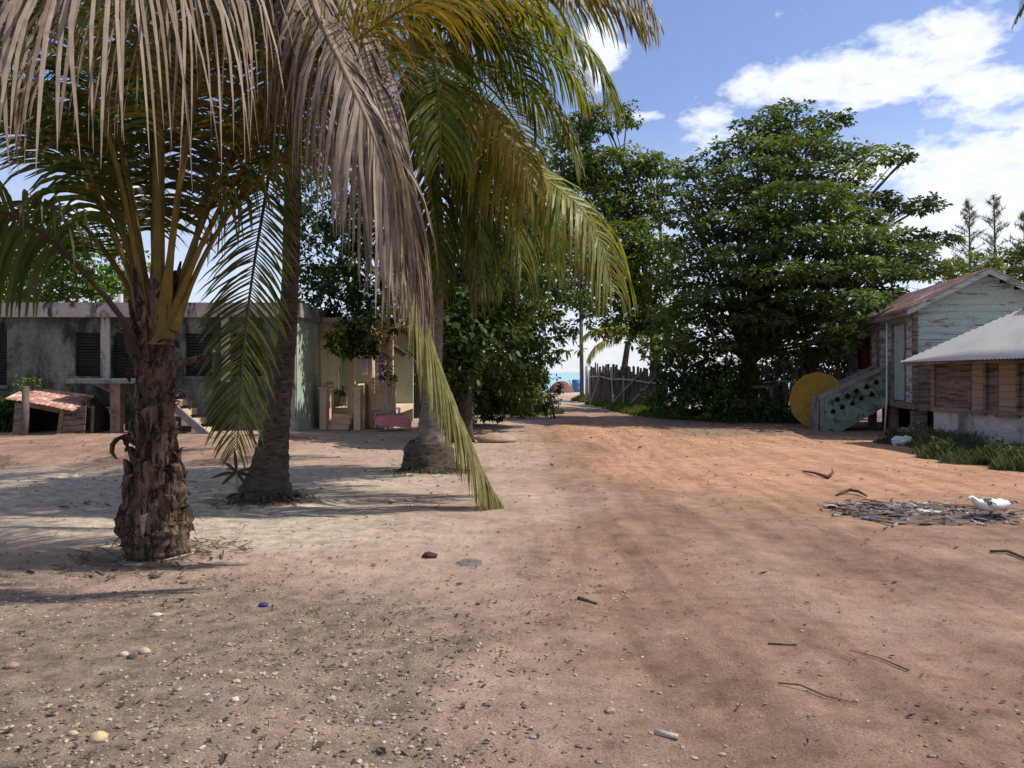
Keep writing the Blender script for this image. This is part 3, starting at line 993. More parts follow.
# --- palm 2: leaning dark trunk behind the first
P2 = G(265, 500)
e2 = empty('coconut_palm', P2, 'coconut palm with a dark leaning trunk and a grey dead frond, behind the shaggy one', 'palm tree', 'coconut palms in the yard')
base2 = P(263, 499, 9.75); base2.z = -.12
tp2 = [base2, P(272, 450, 9.72), P(283, 380, 9.7), P(289, 300, 9.65), P(292, 220, 9.6), P(292, 100, 9.5), P(287, -30, 9.3)]
def r2(u): return np.interp(u, [0, .04, .08, .13, .2, .35, .55, 1], [.36, .32, .245, .185, .135, .11, .10, .09])
palm_trunk(e2, tp2, r2, M['palmbark'], .06, 58, 5, rough=.12)
roots(e2, Vector((base2.x, base2.y, 0)), .38, 4)
C2 = P(287, -30, 9.3)
# grey dead frond sweeping down in front
fr(e2, [(287, -30, 9.2), (290, -90, 8.2), (296, -60, 7.0), (316, 8, 6.3), (343, 66, 5.9), (368, 120, 5.8), (386, 172, 5.8), (400, 222, 5.85), (410, 262, 5.9)],
   L=1.25, w=.031, n=185, pal=DEAD, dead=True, droop=.40, bare=.16, rach=.04, rcol=(.34, .26, .18), seed=60, ang=46, vee=.1, gap=.02)
fr(e2, [(290, -30, 9.3), (320, -80, 8.4), (345, -20, 7.4), (366, 50, 6.9), (386, 115, 6.7), (404, 180, 6.6), (416, 240, 6.6), (426, 290, 6.6)],
   L=1.1, w=.032, n=150, pal=DEAD, dead=True, droop=.36, bare=.16, rach=.03, rcol=(.34, .26, .18), seed=63, ang=56, vee=.1)
# second dead frond above the frame whose leaflets curtain the left
fr(e2, [(280, -30, 9.2), (265, -130, 8.0), (240, -70, 6.6), (185, -40, 5.6), (120, -30, 5.0), (50, -25, 4.7), (-20, -5, 4.5), (-90, 60, 4.5)],
   L=1.5, w=.027, n=135, pal=DEAD, dead=True, droop=.42, bare=.06, rach=.035, rcol=(.34, .26, .18), seed=61, ang=30, vee=.05, gap=.10)
fr(e2, [(287, -30, 9.25), (284, 20, 8.7), (277, 100, 8.4), (268, 180, 8.3), (254, 265, 8.2), (244, 345, 8.15), (237, 450, 8.1)], L=.62, n=96, w=.024, pal=((.045, .065, .018), (.085, .11, .03), (.20, .19, .07)), bare=.45, rach=.022, rcol=(.14, .12, .05), seed=8, droop=.07, ref=(0, -1, .1), ang=30)
# yellow-green frond reaching the sand
fr(e2, [(292, -25, 9.3), (335, 20, 9.2), (372, 110, 9.1), (398, 210, 9.05), (418, 300, 9.05), (441, 372, 9.1), (466, 432, 9.15), (487, 480, 9.2), (506, 510, 9.2)],
   L=.98, w=.036, n=125, pal=((.16, .19, .05), (.27, .27, .09), (.40, .35, .15)), droop=.24, bare=.25, rach=.034, rcol=(.30, .27, .10), seed=62, ang=50, vee=.05, tipfade=(.30, .27, .13))
for k, (a, e_, ln, cu, pl) in enumerate([(-2.4, .9, 4.3, 1.9, DARKG), (-1.6, .8, 4.4, 2.0, GREEN), (-.8, 1.0, 4.4, 1.9, DARKG), (0.1, .7, 4.4, 2.0, GREEN), (.8, .9, 4.0, 2.0, DARKG), (1.6, 1.1, 3.6, 1.9, GREEN),
                                         (2.5, .8, 4.2, 1.9, YELL), (-2.9, .3, 4.2, 1.9, YELL), (-1.9, .1, 4.2, 1.9, YELL), (-.4, .2, 4.0, 1.8, DARKG), (1.2, .2, 4.0, 1.8, DARKG), (-1.1, .0, 4.0, 1.6, GREEN)]):
    frond(e2, arch(C2, a, e_, ln, cu), L=.95, pal=pl, seed=80 + k, rach=.034, n=72, droop=.16)

# --- palm 3: pale ringed trunk
P3 = G(430, 470)
e3 = empty('coconut_palm', P3, 'coconut palm with a pale ringed trunk and swollen dark foot, beside the lane', 'palm tree', 'coconut palms in the yard')
base3 = P(429, 471, 12.7); base3.z = -.12
tp3 = [base3, P(430, 440, 12.7), P(433, 380, 12.65), P(437, 300, 12.6), P(438, 240, 12.5), P(430, 150, 12.4), P(412, 60, 12.2)]
def r3(u): return np.interp(u, [0, .03, .065, .085, .10, .14, .2, .3, .4, 1], [.43, .39, .35, .28, .235, .19, .15, .125, .11, .095])
palm_trunk(e3, tp3, r3, M['palmpale'], .035, 56, 9, rough=.10)
roots(e3, Vector((base3.x, base3.y, 0)), .44, 6)
mb = MB()
random.seed(3)
vs = []; fs = []
for i in range(9):
    z = .02 + .47 * i / 8
    for k in range(26):
        a = 2 * PI * k / 26
        nn = noise.noise(Vector((math.cos(a) * 3, math.sin(a) * 3, z * 8)))
        r = float(np.interp(z, [0, .1, .3, .42, .5], [.47, .43, .40, .375, .27])) + .05 * nn
        vs.append((base3.x + math.cos(a) * r, base3.y + math.sin(a) * r, z + .04 * nn))
for i in range(8):
    for k in range(26):
        fs.append((i * 26 + k, i * 26 + (k + 1) % 26, (i + 1) * 26 + (k + 1) % 26, (i + 1) * 26 + k))
mb.add(vs, fs)
mb.build('root_collar', M['palmbark'], e3, smooth=True)
C3 = P(412, 60, 12.2)
fr(e3, [(408, 62, 12.1), (425, 85, 11.6), (455, 110, 11.0), (500, 145, 10.5), (550, 182, 10.2), (584, 212, 10.1), (604, 252, 10.1), (614, 292, 10.1)], L=1.2, w=.045, n=125, pal=((.11, .14, .02), (.18, .20, .03), (.32, .27, .05)), droop=.30, bare=.1, seed=100, ang=10, rcol=(.3, .3, .08))
fr(e3, [(415, 45, 12.1), (440, 15, 11.5), (480, -10, 10.8), (530, -22, 10.2), (590, -15, 9.8), (640, 15, 9.6)], L=1.0, w=.05, n=80, pal=GREEN, droop=.2, bare=.12, seed=101, tipfade=DEAD[0])
fr(e3, [(415, 50, 12.1), (450, 25, 12.0), (500, 10, 11.7), (555, 22, 11.4), (595, 60, 11.2), (612, 110, 11.2)], L=.9, w=.045, n=80, pal=GREEN, droop=.18, bare=.12, seed=102)
fr(e3, [(414, 62, 12.0), (430, 78, 11.2), (462, 92, 10.5), (498, 118, 10.0), (522, 152, 9.8), (534, 190, 9.75)], L=.8, n=90, w=.034, pal=((.26, .19, .035), (.34, .24, .05), (.22, .20, .04)), droop=.26, bare=.12, seed=103)
fr(e3, [(412, 65, 12.2), (430, 90, 12.0), (455, 140, 11.8), (475, 205, 11.8), (485, 260, 11.8)], L=.9, n=80, pal=GREEN, droop=.3, bare=.12, seed=104)
fr(e3, [(412, 65, 12.2), (440, 80, 12.5), (480, 100, 12.8), (520, 150, 13), (545, 210, 13.1), (555, 270, 13.2)], L=.9, n=80, pal=DARKG, droop=.3, bare=.12, seed=105)
fr(e3, [(410, 70, 12.2), (420, 110, 11.8), (430, 170, 11.6), (438, 230, 11.6), (440, 290, 11.6)], L=.85, n=80, pal=DARKG, droop=.3, bare=.12, seed=106)
fr(e3, [(410, 50, 12.0), (430, -10, 11.4), (470, -70, 10.8), (540, -90, 10.3), (610, -50, 10), (655, 20, 9.8)], L=1.0, n=80, pal=OLD, droop=.25, bare=.12, seed=107, tipfade=DEAD[0])
for k, (a, e_, ln, cu, pl) in enumerate([(-2.4, .6, 4.4, 1.9, DARKG), (-1.6, .5, 4.4, 2.0, GREEN), (-.8, .9, 4.4, 1.9, DARKG), (0.1, .7, 4.4, 2.0, DARKG), (.6, .3, 4.3, 1.9, DARKG), (1.2, .9, 3.3, 2.0, GREEN), (1.7, .0, 3.3, 1.7, GREEN),
                                         (2.5, .5, 4.4, 1.9, YELL), (2.9, -.1, 4.2, 1.7, GREEN), (-2.9, -.1, 4.2, 1.6, YELL), (1.5, -.5, 4.2, 1.4, DARKG), (2.2, -.6, 4.2, 1.3, GREEN), (.9, -.7, 4.0, 1.2, DARKG), (2.0, 1.2, 3.4, 1.9, GREEN), (1.4, .5, 3.2, 1.9, GREEN), (1.3, -.9, 3.6, 1.0, DARKG), (1.9, -1.0, 3.8, .8, DARKG)]):
    frond(e3, arch(C3, a, e_, ln, cu), L=.95, pal=pl, seed=120 + k, rach=.034, n=72, droop=.18)

fr(e3, [(412, 66, 12.3), (450, 100, 12.4), (492, 150, 12.5), (520, 215, 12.6), (532, 285, 12.6)], L=.95, n=84, pal=DARKG, droop=.32, bare=.12, seed=108)
fr(e3, [(410, 66, 12.3), (436, 110, 12.6), (462, 170, 12.8), (474, 240, 12.9), (478, 300, 12.9)], L=.9, n=84, pal=OLV, droop=.32, bare=.12, seed=109)
# --- small palm beyond the stake fence
b4 = P(622, 400, 44); b4.z = 0
e4 = empty('coconut_palm', b4, 'small distant coconut palm with pale drooping fronds above the stake fence', 'palm tree', 'coconut palms in the yard')
mb = MB(); mb.tube([b4 - Vector((0, 0, .2)), b4 + Vector((.1, 0, 1.6)), P(628, 342, 44)], [.28, .2, .16], 9, rough=.2); mb.build('trunk', M['palmbark'], e4, smooth=True)
c4 = P(629, 340, 44)
for k, (a, e_) in enumerate([(-1.5, .7), (-1.8, .2), (-2.6, .8), (2.4, .8), (1.6, .6), (.6, .9), (-.6, .9), (1.3, 1.1), (3.1, 1.2)]):
    frond(e4, arch(c4, a, e_, 3.1, 2.1), L=.75, pal=((.22, .26, .07), (.34, .36, .12), (.44, .42, .18)), seed=200 + k, n=44, w=.06, droop=.3, rcol=(.4, .38, .16))

# --- palm off the right edge: one leaf tip enters the corner
b5 = Vector((22.6, 29, 0))
e5 = empty('coconut_palm', b5, 'tall coconut palm mostly out of frame whose dark leaf tip enters the upper right corner', 'palm tree', 'coconut palms in the yard')
mb = MB(); c5 = Vector((22.0, 29, 16.2)); mb.tube([b5 - Vector((0, 0, .2)), b5.lerp(c5, .5) + Vector((.3, 0, 0)), c5], [.3, .2, .15], 10, rough=.15); mb.build('trunk', M['palmbark'], e5, smooth=True)
frond(e5, [c5, P(1100, -45, 28.6), P(1070, -40, 28.3), P(1040, -18, 28), P(1016, 22, 27.8)], L=.8, w=.09, n=50, pal=DARKG, seed=300, droop=.12)
for k in range(10):
    frond(e5, arch(c5, k * .63 + .4, rnd(.1, 1.0), 3.1, 1.9), L=.8, w=.06, pal=DARKG, seed=301 + k, n=50)

# thin dark cord hanging out of the palm crown
mb = MB()
mb.tube([P(470, -40, 10.6), P(471, 40, 10.6), P(469, 90, 10.6), P(468, 125, 10.6)], [.012] * 4, 6)
mb.tube([P(468, 118, 10.6), P(469, 128, 10.6), P(470, 136, 10.6)], [.02, .03, .012], 6)
tag(mb.build('cord', M['rope'], base=P(470, -40, 10.6)), 'thin black cord hanging straight down among the palm fronds', 'cord')


# ------------------------------------------------------------ concrete bungalow (left)
BY = 20.0
def bx(px): return (px - 512) / F * BY
def bz(py): return H + (HZ - py) / F * BY
XR = bx(297)
eB = empty('bungalow', ((-13.5), BY, 0), 'long flat-roofed concrete bungalow, its dark wall streaked with algae and stains', 'house')
wins = [(bx(-62), bx(7), bz(385), bz(322)), (bx(75), bx(100), bz(376), bz(332)), (bx(112), bx(137), bz(378), bz(333)), (bx(185), bx(212), bz(376), bz(333)), (bx(232), bx(262), bz(376), bz(333))]
def wall_open(mb, x0, x1, z0, z1, holes, y0, y1):
    xs_ = sorted({x0, x1} | {h[0] for h in holes} | {h[1] for h in holes})
    zs_ = sorted({z0, z1} | {h[2] for h in holes} | {h[3] for h in holes})
    for i in range(len(xs_) - 1):
        j = 0
        while j < len(zs_) - 1:
            cx = (xs_[i] + xs_[i + 1]) / 2
            def hole(jj):
                cz = (zs_[jj] + zs_[jj + 1]) / 2
                return any(h[0] < cx < h[1] and h[2] < cz < h[3] for h in holes)
            if hole(j): j += 1; continue
            k = j
            while k + 1 < len(zs_) - 1 and not hole(k + 1): k += 1
            mb.box(xs_[i], xs_[i + 1], y0, y1, zs_[j], zs_[k + 1])
            j = k + 1
mb = MB()
wall_open(mb, -24, XR - .18, -.1, 3.0, wins, BY, BY + .18)
mb.box(-24, -23.8, BY + .18, BY + 7, -.1, 3.0)
mb.box(-24, XR - .18, BY + 7, BY + 7.2, -.1, 3.0)
mb.build('wall', M['algae'], eB)
mb = MB()
mb.box(XR - .18, XR, BY, BY + 7.2, -.1, 3.0)
mb.build('side_wall', M['greenwall'], eB)['label'] = 'sunlit pale green end wall with peeling tan foot'
mb = MB()
mb.box(-24.3, XR + .12, BY - .16, BY + 7.4, 3.0, bz(303))
mb.build('parapet', M['cornice'], eB)
for a, b_ in ((102, 111), (222, 231), (-80, -71), (290, 296)):
    mb = MB(); mb.box(bx(a), bx(b_), BY - .07, BY - .003, 1.35 if a != 290 else -.1, 2.997)
    mb.build('pilaster', M['cornice'], eB)
for (x0, x1, z0, z1) in wins:
    mb = MB()
    mb.box(x0 - .012, x0 + .012, BY - .015, BY + .12, z0, z1); mb.box(x1 - .012, x1 + .012, BY + .03, BY + .12, z0, z1)
    mb.box(x0 + .0125, x1 - .0125, BY + .03, BY + .12, z1 - .02, z1)
    mb.box(x0 - .08, x1 + .08, BY - .09, BY - .004, z0 - .09, z0 - .01)
    fo = mb.build('window', M['algae'], eB)
    m2 = MB(); z = z0 + .03
    while z < z1:
        m2.M = Matrix.Translation((0, BY + .09, z)) @ Matrix.Rotation(math.radians(-38), 4, 'X')
        m2.box(x0 + .016, x1 - .016, -.045, .045, -.005, .005)
        z += .075
    m2.M = Matrix.Identity(4)
    m2.box(x0, x1, BY + .182, BY + .2, z0, z1)
    m2.build('louvre', M['dark'], fo)
mb = MB()
mb.tube([(bx(105), BY + .8, 3.3), (bx(105), BY + .8, 3.68)], [.06, .06], 10)
mb.tube([(bx(100), BY + .8, 3.3), (bx(100), BY + .8, 3.5)], [.05, .05], 10)
mb.build('vent_pipe', M['white'], eB)
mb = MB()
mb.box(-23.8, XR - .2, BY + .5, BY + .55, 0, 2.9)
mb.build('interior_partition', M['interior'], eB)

# raised entrance landing with pillar and steps
eS = empty('entrance_steps', (bx(108), BY - 1.4, 0), 'raised concrete landing on a pinkish pillar with steps, behind the shaggy palm', 'steps')
SY = 18.9
def sx(px): return (px - 512) / F * SY
def sz(py): return H + (HZ - py) / F * SY
mb = MB()
mb.box(sx(66), sx(150), SY, SY + 1.08, sz(383.5), sz(379)); mb.build('slab', M['greycon'], eS)
mb = MB()
mb.prism([(sx(84), sz(383.6)), (sx(112), sz(397)), (sx(112), sz(383.6))], SY + .3, SY + .5)
mb.build('bracket', M['greycon'], eS)
mb = MB(); mb.box(sx(108), sx(118), SY + .1, SY + .34, -.05, sz(383.7)); mb.box(sx(142), sx(150), SY + .1, SY + .34, -.05, sz(383.7)); mb.build('pillar', M['redplaster'], eS)
mb = MB()
for k in range(6):
    mb.box(sx(150) + .24 * k, sx(150) + .24 * (k + 1) - .004, SY + .1, SY + 1.08, sz(384) - .23 * (k + 1) - .1, sz(384) - .23 * (k + 1) + .06)
mb.build('tread', M['sandcon'], eS)
mb = MB()
mb.bar((sx(150), SY + .12, 1.2), (sx(150) + 1.4, SY + .12, .0), .1, .16)
mb.build('stringer', M['greycon'], eS)

# small bicycle-like clutter: bench beneath the landing
eW = empty('wash_bench', (sx(98), SY + .6, 0), 'low grey metal bench with white crossed legs under the landing', 'bench')
mb = MB(); mb.box(sx(86), sx(106), SY + .45, SY + .85, .70, .74); mb.build('bench_top', M['metal'], eW)
for a, b_ in ((86, 95), (95, 86), (98, 106), (106, 98)):
    mb = MB(); mb.bar((sx(a + .5), SY + .47 + (.02 if a < b_ else .06), 0), (sx(b_ - .5), SY + .47 + (.02 if a < b_ else .06), .70), .025, .025); mb.build('leg', M['white'], eW)

# low shed / coop with rusty tin roof
QY = 18.6
def qx(px): return (px - 512) / F * QY
def qz(py): return H + (HZ - py) / F * QY
eC = empty('coop', (qx(58), QY, 0), 'low tumbledown wooden coop under a rusty red tin roof', 'shed')
GZ = .1
mb = MB()
# sheets: front edge sags
def sheet(mb, A, B, C, D, nw, amp, nv=6, sag=0):
    """corrugated sheet A-B along the eave, D-C along the top"""
    A, B, C, D = map(Vector, (A, B, C, D))
    nu = nw * 6
    nrm = (B - A).cross(D - A).normalized()
    vs = []; fs = []
    for s_ in (0, -.012):
        for j in range(nv + 1):
            v = j / nv
            for i in range(nu + 1):
                u = i / nu
                p = A.lerp(B, u).lerp(D.lerp(C, u), v)
                p = p + nrm * (amp * math.sin(u * nw * 2 * PI) + s_) + Vector((0, 0, -sag * math.sin(PI * u) * (1 - v)))
                p.z += .012 * noise.noise(p * 1.3)
                vs.append(p)
    o2 = (nu + 1) * (nv + 1)
    for j in range(nv):
        for i in range(nu):
            a = j * (nu + 1) + i
            fs.append((a, a + 1, a + nu + 2, a + nu + 1))
            fs.append((a + o2, a + o2 + nu + 1, a + o2 + nu + 2, a + o2 + 1))
    for i in range(nu):
        fs.append((i, i + o2, i + 1 + o2, i + 1))
    for j in range(nv):
        a = j * (nu + 1)
        fs.append((a, a + nu + 1, a + nu + 1 + o2, a + o2))
        a += nu
        fs.append((a, a + o2, a + nu + 1 + o2, a + nu + 1))
    mb.add(vs, fs)
sheet(mb, P(4, 398.5, QY), P(73, 411, QY - .3), P(95, 396.5, QY + 1.3), P(28, 387.0, QY + 1.3), 14, .007, sag=-.02)
mb.build('roof', M['rust'], eC, smooth=True)
mb = MB(); mb.bar(P(26, 387.5, QY + 1.3), P(95, 396.5, QY + 1.3), .14, .05); mb.build('ridge_cap', M['rust'], eC)
mb = MB()
y0 = QY
pts = [(62, 410.2), (86, 405.5), (84, 437.5), (58, 437.5)]
def slab(mb, pp, Y0, th):
    a = [P(px, py, Y0) for px, py in pp]
    n_ = len(a)
    bk = [q + Vector((0, th, 0)) for q in a]
    mb.add(a + bk, [tuple(range(n_)), tuple(range(2 * n_ - 1, n_ - 1, -1))] + [(i, i + n_, (i + 1) % n_ + n_, (i + 1) % n_) for i in range(n_)])
for k in range(5):
    u0 = k / 5; u1 = (k + 1) / 5 - .02
    a, b_, c_, d_ = pts
    def mixp(p, q, u): return (p[0] + (q[0] - p[0]) * u, p[1] + (q[1] - p[1]) * u)
    slab(mb, [mixp(a, d_, u0), mixp(b_, c_, u0), mixp(b_, c_, u1), mixp(a, d_, u1)], QY + .02 + .01 * (k % 2), .03)
mb.build('board_panel', M['browwood'], eC)
mb = MB()
slab(mb, [(15, 402), (22, 404), (21, 437), (12, 437)], QY + .05, .05)
slab(mb, [(22, 402), (60, 409), (58, 413), (22, 406)], QY + .08, .04)
slab(mb, [(60, 409), (64, 410), (60, 438), (56, 438)], QY, .07)
mb.build('frame', M['wood'], eC)
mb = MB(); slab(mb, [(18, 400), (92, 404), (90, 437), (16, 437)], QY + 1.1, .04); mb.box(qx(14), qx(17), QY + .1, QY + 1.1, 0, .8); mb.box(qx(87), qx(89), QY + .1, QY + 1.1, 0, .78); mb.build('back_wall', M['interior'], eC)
mb = MB()
random.seed(5)
for k in range(26):
    a = P(rnd(78, 92), rnd(399, 404), QY + rnd(.3, 1.2)); mb.bar(a, a + Vector((rnd(.1, .35), rnd(-.1, .1), rnd(-.5, -.15))), rnd(.03, .09), .008)
mb.build('thatch_scrap', M['husks'], eC)
pb = P(23, 436, QY - .35); pb.z = -.1
mb = MB()
pt = P(25.5, 386, QY - .35)
mb.tube([pb, pb.lerp(pt, .5) + Vector((.02, 0, 0)), pt], [.085, .078, .07], 9, rough=.3)
tag(mb.build('fence_post', M['stake'], base=(pb.x, pb.y, 0), smooth=True), 'thick upright grey timber post at the corner of the coop', 'post')


# ------------------------------------------------------------ arched porch
PY = 22.3
eP = empty('porch', (XR + 1.0, PY + 1, 0), 'small plastered porch with an arched opening and tan steps between two walls', 'porch')
def ppx(px, Y_=PY): return (px - 512) / F * Y_
def ppz(py, Y_=PY): return H + (HZ - py) / F * Y_
# arched front wall, cells removed inside the arch
def cutpanel(name, mat, parent, xs0, xs1, zf0, zf1, inside, holes, cell, org, ex, ny_, th):
    """thin wall in plane (ex, z) at org, with cells left out where holes(x, z)"""
    mb = MB()
    nx_ = int(round((xs1 - xs0) / cell)); nz_ = int(round((zf1 - zf0) / cell))
    keep = [[inside(xs0 + (i + .5) * cell, zf0 + (j + .5) * cell) and not holes(xs0 + (i + .5) * cell, zf0 + (j + .5) * cell) for j in range(nz_)] for i in range(nx_)]
    vid = {}; vs = []; fs = []
    def vv(i, j, k):
        q = (i, j, k)
        if q not in vid:
            vid[q] = len(vs)
            p = Vector(org) + Vector(ex) * (xs0 + i * cell) + Vector(ny_) * (k * th)
            p.z += zf0 + j * cell
            vs.append(p)
        return vid[q]
    K = lambda i, j: 0 <= i < nx_ and 0 <= j < nz_ and keep[i][j]
    for i in range(nx_):
        for j in range(nz_):
            if not keep[i][j]: continue
            fs.append((vv(i, j, 0), vv(i + 1, j, 0), vv(i + 1, j + 1, 0), vv(i, j + 1, 0)))
            fs.append((vv(i, j, 1), vv(i, j + 1, 1), vv(i + 1, j + 1, 1), vv(i + 1, j, 1)))
            if not K(i - 1, j): fs.append((vv(i, j, 0), vv(i, j + 1, 0), vv(i, j + 1, 1), vv(i, j, 1)))
            if not K(i + 1, j): fs.append((vv(i + 1, j, 0), vv(i + 1, j, 1), vv(i + 1, j + 1, 1), vv(i + 1, j + 1, 0)))
            if not K(i, j - 1): fs.append((vv(i, j, 0), vv(i, j, 1), vv(i + 1, j, 1), vv(i + 1, j, 0)))
            if not K(i, j + 1): fs.append((vv(i, j + 1, 0), vv(i + 1, j + 1, 0), vv(i + 1, j + 1, 1), vv(i, j + 1, 1)))
    mb.add(vs, fs)
    return mb.build(name, mat, parent)
ax0, ax1 = ppx(321.5), ppx(348)
ac = (ax0 + ax1) / 2; ar = (ax1 - ax0) / 2
ez = ppz(338)
cutpanel('arch_wall', M['sandcon'], eP, 0, 2.1, 0, 3.0, lambda x, z: True,
         lambda x, z: (ax0 - XR) < x + .004 < (ax1 - XR) and (z < ez or (x - (ac - XR)) ** 2 + (z - ez) ** 2 < ar * ar) or (1.02 < x < 1.9 and 1.25 < z < 2.5), .05, (XR + .004, PY, 0), (1, 0, 0), (0, 1, 0), .16)
mb = MB(); mb.box(XR + .01, XR + 2.3, PY - .15, PY + 3.2, 3.003, 3.15); mb.build('roof', M['sandcon'], eP)
mb = MB(); mb.box(XR + .01, XR + 2.3, PY + .17, PY + 3.0, .42, .58); mb.build('floor', M['sandcon'], eP)
mb = MB()
mb.box(XR + .01, XR + 2.3, PY + 3.0, PY + 3.15, .0, 3.0); mb.build('back_wall', M['greenwall'], eP)
mb = MB()
mb.box(ppx(330, 25.3), ppx(337, 25.3), PY + 2.94, PY + 2.995, .6, 2.3); mb.build('door', M['interior'], eP)
mb = MB()
for k in range(3):
    mb.box(ppx(328.5), ppx(354), PY - .75 + .26 * k, PY - .003, .14 * k, .14 * (k + 1) + .05 * 0 - .003)
mb.build('step', M['sandcon'], eP)
def cheek(x0, x1, y0, y1, z0, z1):
    mb = MB()
    vs = [(x0, y0, 0), (x1, y0, 0), (x1, y0, z0), (x0, y0, z0), (x0, y1, 0), (x1, y1, 0), (x1, y1, z1), (x0, y1, z1)]
    mb.add(vs, [(0, 1, 2, 3), (5, 4, 7, 6), (1, 5, 6, 2), (4, 0, 3, 7), (3, 2, 6, 7), (0, 4, 5, 1)])
    mb.box(x0 - .03, x1 + .03, y0 - .03, y0 + .16, z0 + .003, z0 + .06)
    mb.build('cheek_wall', M['sandcon'], eP)
cheek(ppx(320, 21.4), ppx(326.5, 21.4), 21.35, PY - .003, 1.12, 1.32)
cheek(ppx(354, 21.4), ppx(360.5, 21.4), 21.35, PY - .003, 1.12, 1.32)
# balcony front with rails and panel
mb = MB()
bx0, bx1 = ppx(371.5, 22.1), ppx(396, 22.1)
mb.box(bx0, bx1, 22.02, 22.1, .52, 1.0)
mb.build('balcony_panel', M['sandcon'], eP)
mb = MB()
mb.box(bx0 - .05, bx1 + .04, 21.98, 22.14, 1.36, 1.44)
for z in (1.1, 1.2, 1.29): mb.box(bx0 + .08, bx1 - .05, 22.04, 22.08, z - .025, z + .02)
for x in (bx0, bx0 + .38, bx1 - .07): mb.box(x, x + .07, 22.0, 22.12, 1.003, 1.357)
mb.build('balcony_rail', M['sandcon'], eP)
mb = MB()
mb.tube([(bx0 - .02, 22.2, 0), (bx0 - .02, 22.2, 3.0)], [.1, .09], 14); mb.build('column', M['sandcon'], eP, smooth=True)
mb = MB(); mb.box(bx0, bx1, 22.11, 25.3, .42, .52); mb.build('balcony_floor', M['sandcon'], eP)
for x in (bx0 + .08, bx1 - .1):
    mb = MB(); mb.bar((x, 22.15, 0), (x, 22.15, .419), .05, .05); mb.build('stilt', M['white'], eP)

# lilac cloth, planters, white pole on the porch
mb = MB()
nu = 14; vs = []; fs = []
for j in range(6):
    for i in range(nu + 1):
        vs.append((ppx(362 + i * 24 / nu, 24.4), 24.4 + .06 * math.sin(i * 1.9), ppz(352 + j * 4.6, 24.4)))
for j in range(5):
    for i in range(nu): a = j * (nu + 1) + i; fs.append((a, a + 1, a + nu + 2, a + nu + 1))
mb.add(vs, fs)
o = mb.build('hanging_cloth', M['lilac'], base=P(374, 365, 24.4), smooth=True)
md = o.modifiers.new('thickness', 'SOLIDIFY'); md.thickness = .01
tag(o, 'pale lilac cloth hung at the back of the porch', 'cloth')
for i, (px, lb) in enumerate(((335, 'dark square planter nearer the porch door'), (344, 'smaller dark planter nearer the tan column'))):
    x = ppx(px, 23.2); s = .14 if i == 0 else .11
    e = empty('planter', (x, 23.2, .58), lb, 'planter', 'planters on the porch')
    mb = MB(); mb.prism([(x - s * .8, .64), (x + s * .8, .64), (x + s, .9), (x - s, .9)], 23.2 - s, 23.2 + s)
    mb.build('pot', M['greycon'], e)
    mb = MB()
    for dx in (-.6, .6):
        for dy in (-.6, .6): mb.box(x + dx * s - .02, x + dx * s + .02, 23.2 + dy * s - .02, 23.2 + dy * s + .02, .582, .638)
    mb.build('foot', M['greycon'], e)
    V, C = leafcloud([((x, 23.2, 1.0), s * 1.1, s * 1.1, .13)], 90, .08, PAL_BSH, 50 + i)
    leafobj('plant', V, C, e)
mb = MB(); a = Vector((ppx(339, 23.6), 23.6, 1.75)); mb.tube([a, Vector((ppx(349, 23.0), 23.0, .60))], [.02, .03], 8)
mb.tube([Vector((ppx(338, 23.8), 23.8, 2.9)), Vector((ppx(338.5, 23.8), 23.8, .6))], [.02, .02], 8)
tag(mb.build('pole', M['white'], base=(a.x, a.y, .6), smooth=True), 'thin white pole propped beside the porch door', 'pole')

# flowering shrub with pale blooms
sb = Vector((ppx(384, 22.9), 21.75, 0)); sb.x = ppx(388, 21.75)
eF = empty('flowering_shrub', sb, 'thin shrub with cream flower clusters rising beside the tan porch column', 'shrub')
mb = MB(); random.seed(9)
V = []; cl = []
for k in range(5):
    t_ = sb + Vector((rnd(-.3, .25), rnd(-.1, .1), rnd(2.1, 2.7)))
    mb.tube([sb, sb.lerp(t_, .5) + Vector((rnd(-.08, .08), 0, 0)), t_], [.03, .022, .012], 6); cl.append((tuple(t_), .13, .13, .15))
mb.build('stem', M['palestake'], eF)
V, C = leafcloud(cl, 60, .11, ((.5, .38, .26), (.62, .5, .36), (.7, .6, .46)), 4); leafobj('flower', V, C, eF)
V, C = leafcloud([(tuple(sb + Vector((0, 0, 1.7))), .3, .2, .5)], 18, .14, PAL_BSH, 5); leafobj('foliage', V, C, eF)

# pink upturned canoe on the ground
kb = Vector((ppx(393, 21.5), 21.35, .1))
mb = MB(); vs = []; fs = []
NS_, K = 22, 14
for i in range(NS_):
    u = i / (NS_ - 1); x = -.62 + 1.24 * u
    e_ = max(0, 1 - abs(2 * u - 1) ** 3.5) ** .6 if 0 < u < 1 else .0
    hh_ = .17 + .17 * e_ + .04 * u; ww = .05 + .24 * e_
    for k in range(K):
        a = PI * k / (K - 1)
        p = Vector((x, -math.cos(a) * ww, abs(math.sin(a)) ** .7 * hh_))
        p = Matrix.Rotation(math.radians(6), 3, 'Y') @ p
        vs.append(kb + Matrix.Rotation(math.radians(24), 3, 'Z') @ p * .85 + Vector((0, 0, .02)))
for i in range(NS_ - 1):
    for k in range(K - 1): fs.append((i * K + k, i * K + k + 1, (i + 1) * K + k + 1, (i + 1) * K + k))
fs.append(tuple(range(K))); fs.append(tuple(range(NS_ * K - 1, (NS_ - 1) * K - 1, -1)))
mb.add(vs, fs)
eK = empty('canoe', kb, 'pink plastic canoe lying upturned on the sand in front of the porch', 'canoe')
mb.build('hull', M['pink'], eK, smooth=True)
mb = MB()
